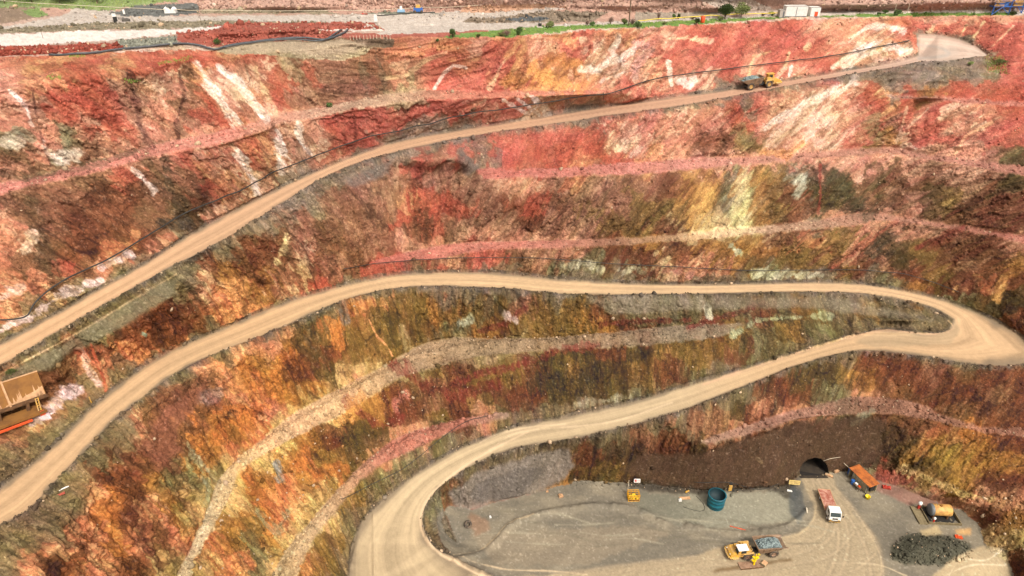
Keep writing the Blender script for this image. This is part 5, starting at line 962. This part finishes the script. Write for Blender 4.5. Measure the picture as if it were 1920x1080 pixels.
for u, v, w, h, m, lb, bare in (
 (848,68,1.5,2.0,M_LEAF,'small dark pointed bush alone on the red rim left of the grass',0),(897,70,1.0,1.0,M_LEAF2,'tiny olive bush at the left end of the green strip',0),(973,66,1.7,2.1,M_LEAF,'dark green bush beside the brown twiggy one on the grass',0),(950,67,2.8,2.0,M_DEAD,'brown twiggy bush in the left part of the grass',1),(938,67,1.4,1.1,M_LEAF2,'low olive bush left of the brown twiggy one',0),
 (1029,51,2.4,1.7,M_LEAF2,'pale olive bush at the road edge above the green strip',0),(1100,48,1.2,1.4,M_DEAD,'small bare bush left of the low green one',1),(1109,48,1.7,1.0,M_LEAF,'low green bush right of a small bare bush',0),(1144,45,1.6,2.0,M_DEAD,'bare dark bush left of the power pole',1),(1169,46,1.8,1.7,M_LEAF2,'olive bush just left of the power pole',0),
 (1185,46,1.8,1.8,M_DEAD,'bare bush just right of the power pole',1),(1195,50,2.0,1.5,M_LEAF,'green bush on the pit lip right of the power pole',0),(1234,37,1.2,2.0,M_DEAD,'bare upright bush behind the left end of the yellow rail',1),(1263,35,.9,1.4,M_LEAF,'narrow green bush behind the yellow rail, left of its twin',0),(1272,35,.8,1.5,M_LEAF,'narrow green bush behind the yellow rail, right of its twin',0),(1298,36,1.6,1.0,M_DEAD,'low bare bush left of the orange bin',1),
 (1304,46,1.6,1.7,M_LEAF,'dark bush hanging on the pit lip below the orange bin',0),(1350,39,1.6,1.3,M_LEAF2,'small pale bush at the foot of the dense round tree',0),(1245,46,1.0,.8,M_LEAF2,'tiny bush on the grass under the yellow rail',0),(1430,30,1.2,.9,M_DEAD,'small brown bush behind the rail left of the containers',1),(1446,29,1.6,1.3,M_LEAF2,'olive bush just left of the grey cabin',0),
 (1658,25,1.6,1.0,M_LEAF,'small green bush at the far side of the right rim',0),(1681,29,1.8,1.7,M_LEAF,'dark bush on the rim above the white rock swirl',0),(1646,28,.9,.8,M_LEAF,'tiny bush on the rim left of the two dark ones',0),(1825,28,.6,.8,M_LEAF,'tiny dark bush left of the blue tower',0),(1862,28,1.7,1.0,M_LEAF,'low green bush at the left foot of the blue tower',0),(1898,28,2.0,1.1,M_LEAF,'low green bush at the right foot of the blue tower',0),
 (1604,20,1.0,1.0,M_LEAF2,'tiny olive bush behind the rim right of the containers',0),(258,155,1.2,.8,M_LEAF2,'tiny bush low on the upper left slope',0),(820,77,.7,.7,M_LEAF,'tiny bright bush just under the pit lip',0),(617,200,1.2,1.2,M_LEAF,'small green bush on the sandy catch bench',0),(407,84,1.5,1.4,M_LEAF,'round dark green bush at the kink of the black pipe',0),
 (24,698,1.6,.9,M_LEAF2,'small bright green weed on the slope behind the rusty tray',0),(1818,124,1.6,1.0,M_LEAF2,'small weed on the dark gravel by the road bend',0),(1875,118,3.0,1.0,M_LEAF2,'wide pale weed patch right of the road bend',0)):
    shrub(u, v, w, h, m, 'bush', lb, 'bush', .1, int(260+160*w*h), G if v < 80 and u > 840 else None, bare=bool(bare))
for k, (u, v, w, h, lb) in enumerate(((8,6,7,4,'pale green tree at the top left corner'),(60,4,6,4,'greyish tree right of the corner tree at top left'),(112,6,5,3.2,'third tree from the left above the upper left yard'),(135,3,6,4,'fourth tree from the left above the upper left yard'),(182,5,6,5,'taller dark limbed tree left of the green bank'),(30,-6,8,5,'tree behind the two at the top left corner'),(90,-8,8,5,'tree behind the third one at top left'),(220,-8,8,5,'tree behind the green bank at top left'))):
    shrub(u, v, w, h, M_LEAF2, 'tree', lb, 'tree', .3, 1500, 'trees beyond the upper left yard')
# ---- grass
def grass():
    vs = []; fs = []; rr = random.Random(5)
    P = polymask([(880,68),(905,60),(1000,54),(1100,47),(1280,38),(1400,33),(1540,29),(1700,24),(1900,25),(1900,29),(1580,31),(1447,35),(1280,46),(1207,51),(1073,56),(960,68)])|polymask([(-20,4),(90,12),(200,18),(252,8),(340,0),(340,-6),(-20,-6)])|polymask([(290,118),(360,106),(365,110),(310,120)])|polymask([(90,150),(112,146),(116,152),(96,155)])|polymask([(130,108),(160,106),(160,112),(132,112)])|polymask([(1845,108),(1880,104),(1892,140),(1850,135)])|polymask([(230,148),(262,152),(240,158)])
    J, I = np.nonzero(P); w = rr.choices(range(len(J)), k=9000)
    for k in w:
        c = Vector((X2[J[k],I[k]]+rr.uniform(-.3,.3), Y2[J[k],I[k]]+rr.uniform(-.6,.6), Z2[J[k],I[k]]-.03)); h = rr.uniform(.12,.42); a = rr.uniform(0,6.3); d = Vector((math.cos(a), math.sin(a), 0)); n = len(vs)
        vs += [tuple(c-d*.07), tuple(c+d*.07), tuple(c+d*rr.uniform(-.15,.15)+Vector((0,rr.uniform(-.1,.1),h)))]; fs.append((n,n+1,n+2))
    q = MB(); q.add(vs, fs); me = bpy.data.meshes.new('grass'); me.from_pydata(vs, [], fs); me.materials.append(M_GRASS); o = bpy.data.objects.new('grass', me); COL.objects.link(o); tag(o, 'short green grass along the pit rim and banks', 'grass', kind='stuff')
grass()
# ---- broken rock lying on benches, verges, spoil and the pit floor
def rubble(nr):
    ico = bmesh.new(); bmesh.ops.create_icosphere(ico, subdivisions=1, radius=1); BV = np.array([v.co[:] for v in ico.verts]); BF = np.array([[v.index for v in f.verts] for f in ico.faces]); ico.free()
    W_ = np.zeros_like(ZZ); inside = (UU > -30) & (UU < 1950) & (VV > -4) & (VV < 1100)
    W_ += blur(MS.astype(float), 2)*1.5; W_ += sstep(13, 3, DF)*(1-MR)*1.6+sstep(9, 2, DB)*(1-MR)*1.2
    tc_ = distfield(sp(toe)+[], 16)[0]; W_ += sstep(14, 2, tc_)*1.3
    W_ += MG*sstep(-.1,.5,fbm(X*.05, Y*.05, Z*0, 3))*.8+rock*.16*sstep(0,.6,.5+n_soft)*(1-wall*.5)
    for pl, w in (([(-10,86),(228,80),(240,92),(0,106)],3),([(215,76),(330,66),(332,84),(235,92)],3),([(330,66),(350,54),(450,42),(700,41),(722,56),(640,58),(620,74),(500,78),(400,88)],2.2),([(-10,52),(200,42),(330,38),(620,40),(460,49),(180,56),(0,62)],2),([(370,-4),(1440,-4),(1440,20),(1060,30),(870,20),(370,26)],2),([(1540,-4),(1920,-4),(1920,16),(1540,20)],1.2),([(865,40),(880,32),(1030,20),(1140,22),(1110,40),(900,43)],2),([(850,640),(740,690),(560,800),(420,940),(350,1080),(540,1080),(600,960),(720,860),(900,780)],.5),([(1675,1020),(1700,1000),(1760,1000),(1820,1020),(1830,1045),(1770,1060),(1700,1060),(1668,1045)],2.2),([(1800,920),(1925,930),(1925,1085),(1900,1080),(1850,1000)],1.0),([(1150,595),(1350,600),(1290,640),(850,670),(840,640)],1.0)):
        W_ += polymask(pl)*w
    W_ *= inside*(1-MR)*(1-blur(MP.astype(float), 6))*(1-polymask([(0,62),(330,53),(440,48),(352,58),(300,66),(225,74),(0,90)])); W_ = W_*(1-.93*(MF & (tc_ > 14) & ~polymask([(1675,1020),(1700,1000),(1760,1000),(1820,1020),(1830,1045),(1770,1060),(1700,1060),(1668,1045)])))
    p = W_.ravel()/W_.sum(); k = RNG.choice(len(p), nr, p=p); n = nr
    s = np.clip(RNG.lognormal(-2.0, .6, n), .06, .8)*np.where(VV.ravel()[k] < 110, 1.5, 1)
    pos = np.stack([X2.ravel()[k], Y2.ravel()[k], Z2.ravel()[k]+s*.2], -1)+RNG.normal(0, .12, (n, 3))*[1,1,.1]
    q = RNG.normal(size=(n,4)); q /= np.linalg.norm(q, axis=1)[:,None]; w, x, y, z = q.T
    Rm = np.stack([1-2*(y*y+z*z),2*(x*y-z*w),2*(x*z+y*w),2*(x*y+z*w),1-2*(x*x+z*z),2*(y*z-x*w),2*(x*z-y*w),2*(y*z+x*w),1-2*(x*x+y*y)], -1).reshape(n,3,3)
    sh_ = BV[None]*(RNG.uniform(.55,1.15,(n,12,1)))*RNG.uniform(.5,1.1,(n,1,3))
    V = np.einsum('nij,nkj->nki', Rm, sh_)*s[:,None,None]+pos[:,None,:]
    Fc = (BF[None]+(np.arange(n)*12)[:,None,None]).reshape(-1,3)
    me = bpy.data.meshes.new('rubble'); me.vertices.add(n*12); me.vertices.foreach_set('co', V.astype(np.float32).ravel()); m = len(Fc)
    me.loops.add(m*3); me.loops.foreach_set('vertex_index', Fc.ravel().astype(np.int32)); me.polygons.add(m); me.polygons.foreach_set('loop_start', (np.arange(m)*3).astype(np.int32)); me.polygons.foreach_set('loop_total', np.full(m, 3, np.int32)); me.update(calc_edges=True)
    base = CC[k]; tone = RNG.uniform(.55, 1.35, (n,1)); pale = (RNG.random((n,1)) < .06); colr = np.where(pale, lin((214,184,152))*.7*RNG.uniform(.6,1.1,(n,1)), base*tone)
    colr = np.clip(np.repeat(colr, 12, 0), .01, .7); ca = me.color_attributes.new('Col', 'FLOAT_COLOR', 'POINT'); ca.data.foreach_set('color', np.concatenate([colr, np.ones((n*12,1))], 1).astype(np.float32).ravel())
    me.materials.append(M_ROCKS); o = bpy.data.objects.new('rubble', me); COL.objects.link(o); tag(o, 'loose broken rock on benches, road verges and spoil heaps', 'rubble', kind='stuff')
rubble(34000)
# ---- tunnel behind the portal
def tunnel():
    P = [at(u, v) for u, v in PORT]; n = len(P); d0 = (at(1520,889)-at(1562,945)); d0.z = 0; d0 = d0.normalized()
    q = MB(); v = []; rings = 9; rr = random.Random(2)
    cx = sum(P, Vector())/n
    for k in range(rings):
        s = k*2.2; sc = 1.06 if k else 1.0
        for i, p in enumerate(P):
            o_ = d0*s-Vector((0,0,s*.12)); jt = Vector((rr.uniform(-.2,.2), rr.uniform(-.2,.2), rr.uniform(-.15,.15))) if k else Vector()
            v.append(tuple((p-cx)*sc+cx+o_+jt))
    f = [(k*n+i, k*n+(i+1)%n, (k+1)*n+(i+1)%n, (k+1)*n+i) for k in range(rings-1) for i in range(n)]; f.append(tuple(range((rings-1)*n, rings*n)))
    q.add(v, f); o = q.build('tunnel', pmat('shade_dark_tunnel_rock', (40,32,26), .9, 0, (24,20,18), .8, .8, .6)); tag(o, 'arched rock tunnel mouth at the foot of the dark pit wall', 'tunnel')  # near-black colour stands in for the deep shade inside the tunnel
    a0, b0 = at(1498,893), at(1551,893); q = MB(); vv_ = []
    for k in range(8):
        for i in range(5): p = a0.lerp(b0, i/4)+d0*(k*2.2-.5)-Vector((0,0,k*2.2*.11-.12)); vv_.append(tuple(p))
    q.add(vv_, [(k*5+i, k*5+i+1, k*5+i+6, k*5+i+5) for k in range(7) for i in range(4)]); q.build('tunnel_floor', pmat('shade_dark_track', (62,52,40), .95, 0, (44,36,28), 1, .8), o)  # track colour darkened too, so the floor looks unlit past the mouth
tunnel()
